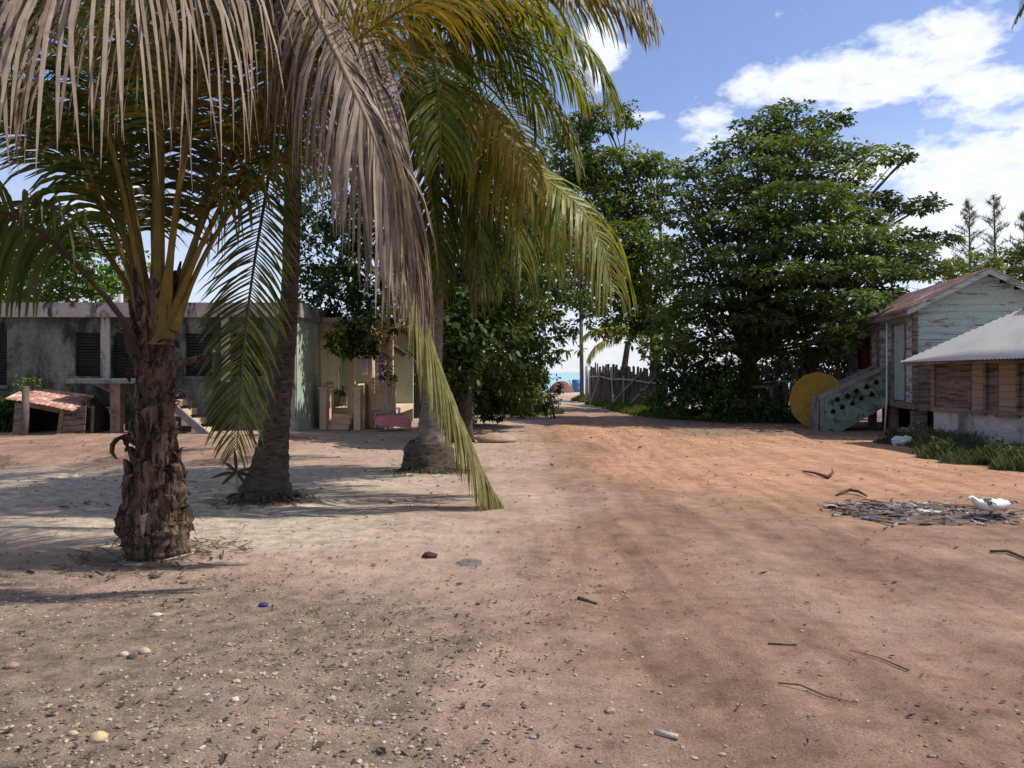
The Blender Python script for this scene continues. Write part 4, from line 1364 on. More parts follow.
a = kb + Matrix.Rotation(math.radians(24), 3, 'Z') @ Vector((-.5, 0, .34)) * .85; b_ = kb + Matrix.Rotation(math.radians(24), 3, 'Z') @ Vector((.5, 0, .27)) * .85
mb.tube([a, a.lerp(b_, .5) + Vector((0, 0, .015)), b_], [.012, .016, .012], 6); mb.build('keel', M['pink'], eK, smooth=True)

# ------------------------------------------------------------ bushes and verges
def bush(name, clumps, label, pal=PAL_BSH, per=40, leaf=.12, seed=1, cat='bush', group=None, **kw):
    c0 = Vector(clumps[0][0]); b = Vector((c0.x, c0.y, 0))
    e = empty(name, b, label, cat, group)
    V, C = leafcloud(clumps, per, leaf, pal, seed, flat=.8, **kw)
    V[:, 2] = np.maximum(V[:, 2], .01)
    leafobj('foliage', V, C, e)
    mb = MB(); random.seed(seed)
    for cl in clumps:
        c = Vector(cl[0])
        for k in range(4):
            q = c + Vector((rnd(-.6, .6) * cl[1], rnd(-.6, .6) * cl[2], rnd(-.1, .6) * cl[3]))
            mb.tube([Vector((c.x + rnd(-.1, .1), c.y, -.02)), Vector((c.x, c.y, 0)).lerp(q, .5), q], [.025, .018, .008], 5)
    mb.build('stem', M['bark'], e)
    return e
bush('bush', [ell(500, 392, 30, 34, 18), ell(530, 402, 29, 20, 10), ell(475, 385, 30, 30, 24)], 'bright leafy bush left of the lane where it narrows', PAL_BRT, 16, .2, 21)
bush('bush', [ell(520, 408, 27, 24, 6), ell(545, 400, 28, 14, 8), ell(553, 386, 27, 13, 9, .5, .5)], 'low creeping bush at the left edge of the lane', PAL_BSH, 26, .14, 22)
bush('bush', [ell(700, 392, 26, 42, 24), ell(735, 385, 26.5, 34, 28), ell(740, 405, 24.5, 34, 13), ell(668, 398, 28, 24, 14), ell(690, 372, 27, 36, 22)], 'tall dark bush at the foot of the huge tiered tree', PAL_DRK, 16, .2, 23)
bush('bush', [ell(770, 408, 24.5, 22, 8), ell(790, 412, 24, 12, 6)], 'small bush between the tall dark bush and the yellow round canopy', PAL_BSH, 26, .14, 24)
bush('bush', [ell(785, 380, 29.5, 40, 24), ell(830, 368, 29.5, 36, 32), ell(862, 358, 29.5, 30, 34), ell(725, 380, 31, 36, 24), ell(775, 362, 30, 20, 10, .6, .4)], 'shadowy leafy bush behind the dark picket fence', PAL_DRK, 22, .22, 28)
bush('bush', [ell(5, 415, 19.6, 16, 18), ell(-15, 410, 19.6, 20, 22)], 'leafy green bush left of the coop', PAL_BSH, 50, .12, 25)
bush('bush', [ell(28, 385, 19.6, 12, 10, .2), ell(22, 405, 19.7, 14, 16, .25)], 'thin weedy plant rising behind the coop roof', PAL_BRT, 40, .1, 26)
bush('bush', [ell(450, 395, 33, 60, 30), ell(520, 375, 36, 30, 20, None, .8)], 'dark background bush behind the slim pale trunk', PAL_DRK, 9, .28, 27)


def grass(name, spots, label, blade=.22, pal=PAL_BSH, seed=1, wd=.012):
    """spots: list of (x, y, rx, ry, count, height)"""
    rg = np.random.default_rng(seed)
    Vs = []; Cs = []
    for (x, y, rx, ry, n, h) in spots:
        a = rg.random(n) * 2 * PI; r = np.sqrt(rg.random(n))
        X_ = x + np.cos(a) * r * rx; Y_ = y + np.sin(a) * r * ry
        hh_ = h * (1.1 - .6 * r ** 2) * rg.uniform(.4, 1.15, n)
        Z_ = np.array([gz(p, q) for p, q in zip(X_, Y_)]) - .01
        th = rg.random(n) * 2 * PI
        lean = rg.uniform(.1, .75, n) * hh_
        dx = np.cos(th) * lean; dy = np.sin(th) * lean
        sx_ = -np.sin(th) * wd * rg.uniform(.6, 1.6, n); sy_ = np.cos(th) * wd * rg.uniform(.6, 1.6, n)
        p0 = np.stack([X_ - sx_, Y_ - sy_, Z_], 1); p1 = np.stack([X_ + sx_, Y_ + sy_, Z_], 1)
        p2 = np.stack([X_ + dx * .45 + sx_ * .8, Y_ + dy * .45 + sy_ * .8, Z_ + hh_ * .6], 1)
        p3 = np.stack([X_ + dx, Y_ + dy, Z_ + hh_], 1)
        Vs.append(np.stack([p0, p1, p2, p3], 1).reshape(-1, 3))
        t_ = rg.random((n, 1)); a0, a1, a2 = [np.array(q) for q in pal]
        Cs.append(np.where(t_ < .6, a0 + (a1 - a0) * t_ / .6, a1 + (a2 - a1) * (t_ - .6) / .4))
    V = np.concatenate(Vs); C = np.concatenate(Cs)
    return tag(leafobj(name, V, C, base=(spots[0][0], spots[0][1], 0)), label, 'grass', None, 'stuff')
PG = ((.05, .09, .02), (.095, .15, .03), (.19, .21, .06))
sp_ = []
for (px, py) in [(588, 400.5), (596, 402), (604, 404), (614, 406), (624, 408.5), (634, 411), (645, 413), (656, 415), (668, 416.5), (682, 418), (700, 419), (720, 420), (745, 421), (768, 421), (785, 421), (640, 409), (655, 411)]:
    g = G(px, py); sp_.append((g.x, g.y, .95, 1.3, 1900, .34))
grass('verge_grass', sp_, 'green verge grass along the right side of the lane below the stake fence', pal=PG, seed=31, wd=.02)
grass('yard_grass', [(G(500, 412).x, 31.5, 2.2, 1.2, 3500, .22), (G(535, 411).x, 30.5, 1.1, 1.2, 2200, .3), (G(470, 412).x, 31.5, 2, 1.2, 2500, .2)], 'strip of green grass left of the lane under the bushes', pal=PG, seed=32, wd=.02)
PW = ((.045, .068, .032), (.085, .115, .058), (.17, .20, .11))
sp_ = []
for (px, py) in [(918, 447), (935, 449), (952, 452), (970, 456), (990, 461), (1010, 466), (1030, 470), (1060, 474), (1000, 452), (975, 448), (1030, 456), (945, 444), (1015, 449)]:
    g = G(px, py); g.y += .35
    for k in range(5):
        sp_.append((g.x + rnd(-.5, .5), g.y + rnd(-.3, .4), rnd(.25, .5), rnd(.2, .4), 620, rnd(.14, .42) if px > 930 else rnd(.10, .2)))
grass('weeds', sp_, 'tangle of grey-green weeds along the pale foundation of the tin-roofed shack', pal=PW, seed=33, wd=.006)
cl_ = []
for k in range(60):
    a_ = random.choice(sp_); cl_.append(((a_[0], a_[1], rnd(.08, .3)), rnd(.15, .3), rnd(.15, .3), rnd(.1, .2)))
V, C = leafcloud(cl_, 60, .055, PW, 41, flat=.9)
V[:, 2] = np.maximum(V[:, 2], .01)
tag(leafobj('broadleaf_weeds', V, C, base=(sp_[0][0], sp_[0][1], 0)), 'small leafy weeds mixed through the grass below the shack wall', 'weeds', None, 'stuff')
grass('tuft_grass', [(base3.x + .12, base3.y - .42, .62, .16, 420, .09), (base3.x + .55, base3.y - .2, .2, .2, 120, .08)], 'sparse grass tufts around the swollen foot of the ringed palm', pal=PG, seed=34, wd=.006)
grass('sprouts', [(-1.5 + .3 * i, 5.1 - .25 * i, .6, .4, 26, .05) for i in range(5)] + [(-2.6, 4.6, 1.2, .8, 70, .04), (-.9, 3.6, .6, .4, 40, .045)], 'tiny green sprouts in the gravelly sand of the foreground', pal=PG, seed=35, wd=.004)

# ------------------------------------------------------------ stake fence right of the lane
def stake_fence(A, B, n, h0, h1, name, label, braces=True, w_=.05, seed=1, mat='stake'):
    random.seed(seed)
    A = Vector(A); B = Vector(B)
    e = empty(name, A, label, 'fence')
    mb = MB()
    for i in range(n):
        u = (i + rnd(-.25, .25)) / (n - 1)
        p = A.lerp(B, u); p.y += rnd(-.03, .03)
        hh_ = (h0 + (h1 - h0) * u) * rnd(.88, 1.1)
        tl = Vector((rnd(-.06, .06), rnd(-.04, .04), hh_))
        mb.tube([p - Vector((0, 0, .1)), p + tl * .5 + Vector((rnd(-.02, .02), 0, 0)), p + tl], [w_ * rnd(.7, 1.2), w_ * rnd(.7, 1.1), w_ * rnd(.4, .8)], 6)
    if n > 100:
        mb.build('stake', M[mat], e)['kind'] = 'stuff'
    else:
        mb.build('stakes', M[mat], e)
    d = (B - A).normalized(); f_ = Vector((d.y, -d.x, 0))
    if f_.y > 0: f_ = -f_
    m2 = MB()
    for zz in (.72,):
        pts_ = [A.lerp(B, u) + f_ * .09 + Vector((0, 0, (h0 + (h1 - h0) * u) * zz + rnd(-.05, .05))) for u in np.linspace(0, 1, 7)]
        m2.tube(pts_, [.035] * 7, 6)
    m2.build('rail', M['palestake'], e)
    return e, f_, d
A = G(592, 404.5); A.y = 39; A.x = (592 - 512) / F * 39
B = Vector(((666 - 512) / F * 30.5, 30.5, 0))
eN, f_, d_ = stake_fence(A, B, 90, 1.95, 1.55, 'stake_fence', 'fence of grey upright stakes with leaning props beside the lane', seed=4, w_=.072)
for (u, du, hh_) in [(.18, -.05, 1.7), (.36, .0, 1.9), (.34, .16, 1.6), (.52, .0, 1.5), (.70, -.28, 1.5), (.9, -.25, 1.4)]:
    p = A.lerp(B, u) + f_ * .12 + Vector((0, 0, hh_ * .95)); q = A.lerp(B, max(0.02, u + du)) + f_ * (.5 if du else .12)
    mb = MB(); mb.tube([q, q.lerp(p, .5) + Vector((.02, 0, 0)), p], [.045, .04, .03], 6); mb.build('prop', M['palestake'], eN)
A2 = Vector(((762 - 512) / F * 27, 27, 0)); B2 = Vector(((850 - 512) / F * 27.5, 27.5, 0))
stake_fence(A2, B2, 46, 1.75, 1.75, 'stake_fence', 'dark picket fence in the shade behind the yellow round canopy', seed=6, w_=.04)
mb = MB(); g = P(752, 400, 24.6)
eR = empty('rail_fence', (g.x, 24.6, 0), 'short post and rail at the edge of the shade, left of the yellow round canopy', 'fence')
mb.bar((P(753, 387, 24.6).x, 24.6, H - 15 / F * 24.6), (P(775, 386.5, 24.6).x, 24.6, H - 14.5 / F * 24.6), .05, .07); mb.build('rail', M['stake'], eR)
mb = MB(); mb.tube([(P(770.5, 390, 24.6).x, 24.55, -.1), (P(771, 390, 24.6).x, 24.55, 1.15)], [.06, .055], 8); mb.build('post', M['stake'], eR, smooth=True)

# utility pole, blue barrel, upturned brown boat, pale gate posts
b = P(582, 395, 52); b.z = -.2
mb = MB(); mb.tube([b, Vector((b.x - .05, b.y, 4)), Vector((b.x - .1, b.y, 8))], [.14, .13, .11], 10)
eU = empty('utility_pole', (b.x, b.y, 0), 'dark wooden pole standing at the seaward end of the lane', 'pole'); mb.build('post', M['stake'], eU, smooth=True)
mb = MB(); mb.bar((b.x - .9, b.y - .2, 7.4), (b.x + .7, b.y - .2, 7.4), .1, .12); mb.build('crossarm', M['stake'], eU)
b = P(576.5, 390, 62); b.z = 0
mb = MB(); rr_ = .42
prof = [(0, .36), (.02, .42), (.3, .43), (.33, .45), (.36, .43), (.68, .43), (.71, .45), (.74, .43), (1.03, .42), (1.05, .38)]
mb.tube([(b.x, b.y, -.05 + 1.0 * z) for z, r in prof], [r * .85 for z, r in prof], 18)
tag(mb.build('barrel', M['blue'], base=(b.x, b.y, -.2), smooth=True), 'blue plastic barrel at the foot of the dark pole by the beach', 'barrel')
b = P(560.5, 388, 60); mb = MB()
vs = []; fs = []; NS_ = 16; K = 12
for i in range(NS_):
    u = i / (NS_ - 1); x = -1.0 + 2.0 * u; e_ = max(.02, (1 - abs(2 * u - 1) ** 2.4)) ** .6
    for k in range(K):
        a = PI * k / (K - 1)
        vs.append((b.x + x, 60 - math.cos(a) * .75 * e_, -.2 + (1.05 + .25 * u) * e_ * (1 - .85 * abs(math.cos(a)) ** 1.3)))
for i in range(NS_ - 1):
    for k in range(K - 1): fs.append((i * K + k, i * K + k + 1, (i + 1) * K + k + 1, (i + 1) * K + k))
fs.append(tuple(range(K))); fs.append(tuple(range(NS_ * K - 1, (NS_ - 1) * K - 1, -1)))
mb.add(vs, fs)
eT = empty('upturned_boat', (b.x, 60, 0), 'reddish-brown upturned boat at the beach end of the lane', 'boat')
mb.build('hull', M['thatch'], eT, smooth=True)
mb = MB(); mb.bar((b.x + 1.05, 59.2, -.1), (b.x + .6, 59.2, 1.0), .07, .07); mb.build('prop', M['palestake'], eT)
for px, h_, lb in ((586.5, 1.9, 'pale weathered gate post nearer the dark pole'), (590, 1.7, 'pale weathered gate post against the end of the stake fence')):
    b = P(px, 395, 41); mb = MB(); mb.tube([(b.x, 41, -.1), (b.x + .02, 41, h_ * .6), (b.x, 41, h_)], [.09, .085, .07], 8, rough=.2)
    tag(mb.build('gate_post', M['palestake'], base=(b.x, 41, 0), smooth=True), lb, 'post', 'gate posts by the stake fence')

# ------------------------------------------------------------ painted wooden house on stilts (right)
ang = math.radians(10.6)
OX, OY = 9.83, 19.0
FM = frame(OX, OY, ang)
eH = empty('wooden_house', (OX, OY, 0), 'mint painted clapboard house on stilts with a rusty red tin gable roof', 'house')
W_, LN, FL, WT, PK = 3.03, 6.6, .85, 3.18, 3.98
def boards(mb, x0, x1, z0, z1, y, holes=(), step=.165, face='y', clip=None, seed=0):
    """lapped boards on a wall plane; face y: runs along x at y; face x: runs along y at x=y"""
    random.seed(seed)
    z = z0
    while z < z1 - .01:
        zt = min(z + step, z1)
        spans = [(x0, x1)]
        if clip: spans = [clip((z + zt) / 2)]
        for (a, b_, h0, h1) in holes:
            if h0 < (z + zt) / 2 < h1:
                ns = []
                for s0, s1 in spans:
                    if b_ <= s0 or a >= s1: ns.append((s0, s1)); continue
                    if a > s0: ns.append((s0, a))
                    if b_ < s1: ns.append((b_, s1))
                spans = ns
        for s0, s1 in spans:
            if s1 - s0 < .03: continue
            cuts = [s0] + sorted(rnd(s0, s1) for _ in range(int((s1 - s0) / 2.2))) + [s1]
            for c0, c1 in zip(cuts[:-1], cuts[1:]):
                if c1 - c0 < .05: continue
                j = rnd(-.004, .004); q = .022 + rnd(0, .006)
                lo, hi = z + j, zt + .012 + j
                if face == 'y':
                    vs = [(c0 + .003, y - q, lo), (c1 - .003, y - q, lo), (c1 - .003, y - .006, hi), (c0 + .003, y - .006, hi), (c0 + .003, y, lo), (c1 - .003, y, lo), (c1 - .003, y + .004, hi), (c0 + .003, y + .004, hi)]
                else:
                    vs = [(y - q, c1 - .003, lo), (y - q, c0 + .003, lo), (y - .006, c0 + .003, hi), (y - .006, c1 - .003, hi), (y, c1 - .003, lo), (y, c0 + .003, lo), (y + .004, c0 + .003, hi), (y + .004, c1 - .003, hi)]
                mb.add(vs, [(0, 1, 2, 3), (5, 4, 7, 6), (1, 5, 6, 2), (4, 0, 3, 7), (3, 2, 6, 7), (0, 4, 5, 1)])
        z = zt
slope = (PK - WT) / (W_ / 2)
mb = MB(FM)
boards(mb, .0, W_, 1.9, PK - .03, 0, clip=lambda z: (0.0, W_) if z < WT else ((z - WT) / slope, W_ - (z - WT) / slope), seed=1)
mb.build('gable_wall', M['mint'], eH)
mb = MB(FM); boards(mb, .0, W_, FL, 1.9, 0, seed=2); mb.build('lower_wall', M['browwood'], eH)['label'] = 'bare unpainted brown boards low on the gable'
doorA = (.72, 1.8, FL, 2.86); doorB = (2.35, 3.25, FL + .02, 2.82); winC = (3.9, 5.7, 1.62, 2.72)
mb = MB(FM); boards(mb, 0, LN, FL, WT, 0, holes=(doorA, doorB, winC), face='x', seed=3); mb.build('side_wall', M['bluegrey'], eH)
mb = MB(FM); boards(mb, 0, LN, FL, WT, W_ + .02, face='x', seed=4); boards(mb, 0, W_, FL, WT, LN, seed=5)
mb.box(.03, W_ - .02, .03, LN - .03, FL - .12, FL - .01); mb.build('floor', M['wood'], eH)
mb = MB(FM); mb.box(.2, W_ - .1, 3.6, 3.66, -.1, FL - .13); mb.box(W_ - .06, W_ - .02, .2, LN - .2, -.1, FL - .13); mb.build('underfloor_shade', M['interior'], eH)  # added dark sheets standing in for shade beneath the floor
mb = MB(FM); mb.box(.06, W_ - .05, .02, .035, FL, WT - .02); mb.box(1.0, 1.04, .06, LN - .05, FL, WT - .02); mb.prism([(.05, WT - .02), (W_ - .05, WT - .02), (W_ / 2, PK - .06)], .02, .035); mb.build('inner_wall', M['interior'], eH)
mb = MB(FM)
for x, y in ((-.035, -.035),): mb.box(x - .03, x + .075, y - .02, y + .09, FL, WT + .02)
mb.box(-.06, .0, LN - .1, LN, FL, WT)
mb.build('corner_post', M['browwood'], eH)
mb = MB(FM); mb.box(-.05, .06, -.02, LN, FL - .17, FL - .004); mb.box(.065, W_, -.05, .05, FL - .2, FL - .004); mb.build('sill_beam', M['wood'], eH)
for (x, y) in [(0.1, .1), (W_ - .1, .1), (1.5, .1), (.1, 2.2), (.1, 4.3), (.1, 6.4), (1.5, 3.3), (W_ - .1, 3.3), (W_ - .1, 6.4)]:
    mb = MB(FM); s_ = .16 if (x, y) == (0.1, .1) else .1; mb.box(x - s_, x + s_, y - .12, y + .12, -.1, FL - .205); mb.build('stilt', M['browwood'] if s_ == .16 else M['wood'], eH)
# doors and window
mb = MB(FM); a, b_, z0, z1 = doorA
mb.box(.003, .03, a + .04, b_ - .04, z0 + .02, z1 - .04)
dA = mb.build('door', M['paledoor'], eH)
mb = MB(FM); mb.box(-.045, -.0, a - .05, a + .035, z0, z1 + .04); mb.box(-.045, 0, b_ - .035, b_ + .05, z0, z1 + .04); mb.box(-.045, 0, a + .036, b_ - .036, z1 - .035, z1 + .04); mb.build('door_frame', M['wood'], dA)
mb = MB(FM); mb.box(-.03, .0, a + .1, a + .13, 1.85, 2.0); mb.build('handle', M['rope'], dA)
mb = MB(FM); a, b_, z0, z1 = doorB
for k in range(5):
    w1 = (b_ - a - .08) / 5; mb.box(.003, .03, a + .04 + w1 * k, a + .04 + w1 * (k + 1) - .008, z0 + .02, z1 - .04)
dB = mb.build('door', M['bluegrey'], eH)
mb = MB(FM); mb.box(-.045, 0, a - .05, a + .035, z0, z1 + .04); mb.box(-.045, 0, b_ - .035, b_ + .05, z0, z1 + .04); mb.box(-.045, 0, a + .036, b_ - .036, z1 - .035, z1 + .04); mb.build('door_frame', M['wood'], dB)
mb = MB(FM); a, b_, z0, z1 = winC
mb.box(-.04, .03, a - .05, a + .03, z0 - .05, z1 + .05); mb.box(-.04, .03, b_ - .03, b_ + .05, z0 - .05, z1 + .05); mb.box(-.05, .03, a + .031, b_ - .031, z0 - .06, z0); mb.box(-.04, .03, a + .031, b_ - .031, z1, z1 + .05)
wC = mb.build('window', M['wood'], eH)
mb = MB(FM); vs = []; fs = []
for j in range(2):
    for i in range(25): vs.append((.06 + .02 * math.sin(i * 1.3), a + .03 + (b_ - a) * .62 * i / 24 + .45, z0 + (z1 - z0) * j))
for i in range(24): fs.append((i, i + 1, i + 26, i + 25))
mb.add(vs, fs); cu = mb.build('curtain', M['red'], wC, smooth=True); md = cu.modifiers.new('thickness', 'SOLIDIFY'); md.thickness = .006
mb = MB(FM); mb.M = FM @ Matrix.Translation((-.03, b_ + .06, z0)); mb.box(-.03, 0, -.0, .5, 0, z1 - z0); mb.build('shutter', M['wood'], wC)
# white downpipe
mb = MB(FM); mb.tube([(-.12, 1.98, WT - .05), (-.13, 1.95, FL), (-.2, 1.9, 0)], [.022, .022, .025], 8); mb.build('downpipe', M['white'], eH, smooth=True)
# roof
OV, OE = .28, .36
def roof_half(sgn):
    xm = W_ / 2
    xe = -OV if sgn < 0 else W_ + OV
    ze = WT + .06 - slope * OV; zp = PK + .08
    A_ = FM @ Vector((xe, -OE, ze)); B_ = FM @ Vector((xe, LN + OE, ze)); C_ = FM @ Vector((xm, LN + OE, zp)); D_ = FM @ Vector((xm, -OE, zp))
    mb = MB()
    if sgn < 0: sheet(mb, B_, A_, D_, C_, 48, .014)
    else: sheet(mb, A_, B_, C_, D_, 48, .014)
    mb.build('roof', M['rustroof'], eH, smooth=True)
roof_half(-1); roof_half(1)
mb = MB(FM)
for sgn in (-1, 1):
    xe = -OV if sgn < 0 else W_ + OV; ze = WT + .03 - slope * OV
    a = Vector((xe, -OE + .01, ze - .04)); b_ = Vector((W_ / 2, -OE + .01, PK + .005))
    vs = [(a.x, a.y, a.z - .06), (b_.x, b_.y, b_.z - .075), (b_.x, b_.y, b_.z + .05), (a.x, a.y, a.z + .07)]
    vs += [(p[0], p[1] + .03, p[2]) for p in vs]
    mb.add(vs, [(0, 1, 2, 3), (5, 4, 7, 6), (1, 5, 6, 2), (4, 0, 3, 7), (3, 2, 6, 7), (0, 4, 5, 1)])
mb.build('bargeboard', M['mint'], eH)
mb = MB(FM); ze = WT + .03 - slope * OV; mb.box(-OV + .01, -OV + .035, -OE + .045, LN + OE, ze - .10, ze + .01); mb.build('eave_board', M['wood'], eH)
mb = MB(FM)
for k in range(10): mb.bar((-OV + .04, .1 + k * .7, ze - .0), (W_ / 2, .1 + k * .7, PK - .02), .04, .07)
mb.build('rafter', M['wood'], eH)

# entrance stair with pierced mint balustrade
FS = FM @ Matrix.Translation((0, 1.98, 0))
eT2 = empty('entrance_stair', FS @ Vector((-1.0, .6, 0)), 'concrete stair up to the wooden house, its mint balustrade pierced with dark shapes', 'stairs')
mb = MB(FS)
for k in range(5):
    mb.box(-1.9 + .36 * k, -1.9 + .36 * (k + 1) + .04, .13, 1.12, max(0.0, .165 * k - .06), .165 * (k + 1))
mb.build('step', M['greycon'], eT2)
exv = (FS.to_3x3() @ Vector((-1, 0, 0))); nyv = FS.to_3x3() @ Vector((0, 1, 0))
topz = lambda x: 1.86 - (x) * .49
botz = lambda x: max(-.02, .76 - max(0, x - .02) * .62)
def inside(x, z): return botz(x) < z < topz(x) - .12
def holes(x, z):
    for r_, off in ((0, .30), (1, .56)):
        for k in range(5):
            cx_ = .38 + k * .245 + (.12 if r_ else 0)
            cz_ = topz(cx_) - off - .06
            dx, dz = x - cx_, z - cz_
            q = .012 * math.sin(k * 2.7 + r_ * 1.9)
            if (dx + q) ** 2 / .0058 + (dz + q) ** 2 / .0042 < 1 or dx ** 2 / .0006 + (dz - .05) ** 2 / .0022 < 1 or (dx - .045) ** 2 + (dz + .035) ** 2 < .0007 + q * .02: return True
    return False
cutpanel('balustrade', M['mintcon'], eT2, .07, 1.72, -.02, 1.9, inside, holes, .02, FS @ Vector((0, 0, 0)), exv, nyv, .11)
mb = MB(FS)
for yy in (-.03, 1.13):
    mb.M = FS
    vs = [(-.07, yy, topz(.07) - .12), (-2.0, yy, topz(2.0) - .12), (-2.0, yy, topz(2.0)), (-.07, yy, topz(.07))]
    vs += [(p[0], p[1] + .17, p[2]) for p in vs]
    mb.add(vs, [(0, 1, 2, 3), (5, 4, 7, 6), (1, 5, 6, 2), (4, 0, 3, 7), (3, 2, 6, 7), (0, 4, 5, 1)])
mb.build('handrail', M['greycon'], eT2)
mb = MB(FS); mb.add([(-.09, .125, .78), (-1.25, .125, .06), (-1.70, .125, .0), (-1.70, .125, .80), (-.09, .125, 1.62), (-.09, .128, .78), (-1.25, .128, .06), (-1.70, .128, .0), (-1.70, .128, .80), (-.09, .128, 1.62)], [(0, 1, 2, 3, 4), (9, 8, 7, 6, 5), (0, 5, 6, 1), (1, 6, 7, 2), (2, 7, 8, 3), (3, 8, 9, 4), (4, 9, 5, 0)]); mb.build('hole_shade_sheet', M['interior'], eT2)  # added dark sheet so the balustrade holes look shaded
mb = MB(FS); mb.box(-2.03, -1.86, -.02, .12, -.02, .90); mb.box(-1.83, -1.7205, -.006, .10, -.02, .95); mb.box(-2.0, -1.86, 1.14, 1.28, -.02, .88); mb.build('newel_post', M['greycon'], eT2)
mb = MB(FS); mb.add([(-.08, 1.15, .70), (-1.3, 1.15, 0), (-1.85, 1.15, .0), (-1.85, 1.15, .85), (-.08, 1.15, 1.7), (-.08, 1.25, .70), (-1.3, 1.25, 0), (-1.85, 1.25, .0), (-1.85, 1.25, .85), (-.08, 1.25, 1.7)], [(0, 1, 2, 3, 4), (9, 8, 7, 6, 5), (0, 5, 6, 1), (1, 6, 7, 2), (2, 7, 8, 3), (3, 8, 9, 4), (4, 9, 5, 0)]); mb.build('parapet', M['greycon'], eT2)

# yellow round canopy
yc = P(817, 400.5, 22.2); yc.z += 0
R_ = 28.5 / F * 22.2
eY = empty('round_canopy', (yc.x, yc.y, 0), 'round dull yellow canopy standing on edge beside the foot of the mint stair', 'canopy')
mb = MB(); vs = [(yc.x, yc.y + .06, yc.z)]; fs = []; K = 36
for ring in (1, 2, 3, 4):
    for k in range(K):
        a = 2 * PI * k / K; seg = (k % 3)
        rr_ = R_ * ring / 4 * (1 if seg == 0 else .975 if ring == 4 else 1)
        vs.append((yc.x + math.cos(a) * rr_, yc.y + .06 - .13 * (ring / 4) ** 2 + (.014 if seg else 0) * ring / 4 - .22 * math.sin(a) * -rr_ * 0, yc.z + math.sin(a) * rr_ * 1.0))
for k in range(K): fs.append((0, 1 + k, 1 + (k + 1) % K))
for ring in range(3):
    for k in range(K):
        a = 1 + ring * K + k; b_ = 1 + ring * K + (k + 1) % K; fs.append((a, a + K, b_ + K, b_))
mb.add(vs, fs); o = mb.build('canvas', M['yellow'], eY)
md = o.modifiers.new('thickness', 'SOLIDIFY'); md.thickness = .012
mb = MB()
for k in range(12):
    a = 2 * PI * k / 12; mb.bar((yc.x, yc.y + .12, yc.z), (yc.x + math.cos(a) * R_ * .97, yc.y + .0, yc.z + math.sin(a) * R_ * .97), .012, .012)
mb.tube([(yc.x, yc.y + .1, yc.z), (yc.x + .1, yc.y + 1.1, yc.z - .65)], [.02, .02], 8)
mb.build('frame', M['metal'], eY)

# ------------------------------------------------------------ tin-roofed shack (front right)
sa = math.atan2(.255, .967)
ev = Vector((.255, -.967, 0)).normalized(); nv_ = Vector((-.967, -.255, 0)).normalized()
A0 = Vector((9.30, 17.2, 0))
SM = Matrix(((ev.x, -nv_.x, 0, A0.x), (ev.y, -nv_.y, 0, A0.y), (0, 0, 1, 0), (0, 0, 0, 1)))   # x along wall to the viewer, y inwards
eK2 = empty('tin_roofed_shack', A0, 'low brown wooden shack with a pale corrugated tin roof and yellowish shutters', 'house')
SL, SWD, FT, WTp = 5.4, 2.4, .735, 1.98
mb = MB(SM); mb.box(0, SL, 0, .15, -.1, FT - .003); mb.box(0, .15, .151, SWD, -.1, FT - .003); mb.box(.151, SL, SWD - .15, SWD, -.1, FT - .003); mb.build('foundation', M['palecon'], eK2)
shs = [(1.02, 1.36, .79, 1.80), (1.68, 2.12, .775, 1.80), (3.0, 3.5, .78, 1.8)]
mb = MB(SM); boards(mb, 0, SL, FT + .1, WTp, 0.03, holes=shs, step=.14, seed=11); boards(mb, 0, SWD, FT, WTp, 0.02, face='x', step=.14, seed=12); mb.build('wall', M['browwood'], eK2)
mb = MB(SM); mb.box(-.02, SL, -.04, .06, FT + .0, FT + .1); mb.build('sill_beam', M['wood'], eK2)
mb = MB(SM); mb.box(.05, SL, .06, .08, FT + .1, WTp); mb.box(.05, .07, .08, SWD - .05, FT, WTp); mb.build('inner_wall', M['interior'], eK2)
mb = MB(SM); mb.box(-.05, .045, -.03, .06, FT, WTp); mb.build('corner_post', M['wood'], eK2)
for (a, b_, z0, z1) in shs:
    mb = MB(SM)
    k = int((z1 - z0) / .13); st_ = (z1 - z0) / k
    for i in range(k): mb.box(a + .02, b_ - .02, -.035, -.008 + .002 * (i % 2), z0 + st_ * i, z0 + st_ * (i + 1) - .006)
    sh_ = mb.build('shutter', M['shutter'], eK2)
    mb = MB(SM); mb.box(a - .05, a + .015, -.055, .03, z0 - .03, z1 + .05); mb.box(b_ - .015, b_ + .05, -.055, .03, z0 - .03, z1 + .05); mb.box(a - .05, b_ + .05, -.075, .03, z0 - .07, z0 - .032); mb.build('frame', M['browwood'], sh_)
# hipped roof: columns of corrugation clipped by the hip
ea = .5; eo = .45
def hiproof(mb, org, ux, uy, length, run, rise, nwv, amp, hipL=True, hipR=False, z0=1.83, tilt=.0):
    nu = nwv * 6; nvv = 5; vs = []; fs = []
    for s_ in (0, -.012):
        for i in range(nu + 1):
            u = length * i / nu
            vm_ = 1.0
            if hipL: vm_ = min(vm_, u / run)
            if hipR: vm_ = min(vm_, (length - u) / run)
            for j in range(nvv + 1):
                v = vm_ * j / nvv
                p = Vector(org) + ux * u + uy * (run * v)
                p.z = z0 + rise * v + amp * math.sin(2 * PI * nwv * i / nu) + s_ + tilt * u * (1 - v)
                vs.append(p)
    o2 = (nu + 1) * (nvv + 1)
    for i in range(nu):
        for j in range(nvv):
            a = i * (nvv + 1) + j
            fs.append((a, a + nvv + 1, a + nvv + 2, a + 1)); fs.append((a + o2, a + 1 + o2, a + nvv + 2 + o2, a + nvv + 1 + o2))
        a = i * (nvv + 1); fs.append((a, a + o2, a + nvv + 1 + o2, a + nvv + 1))
    mb.add(vs, fs)
EC = A0 - ev * ea + nv_ * eo
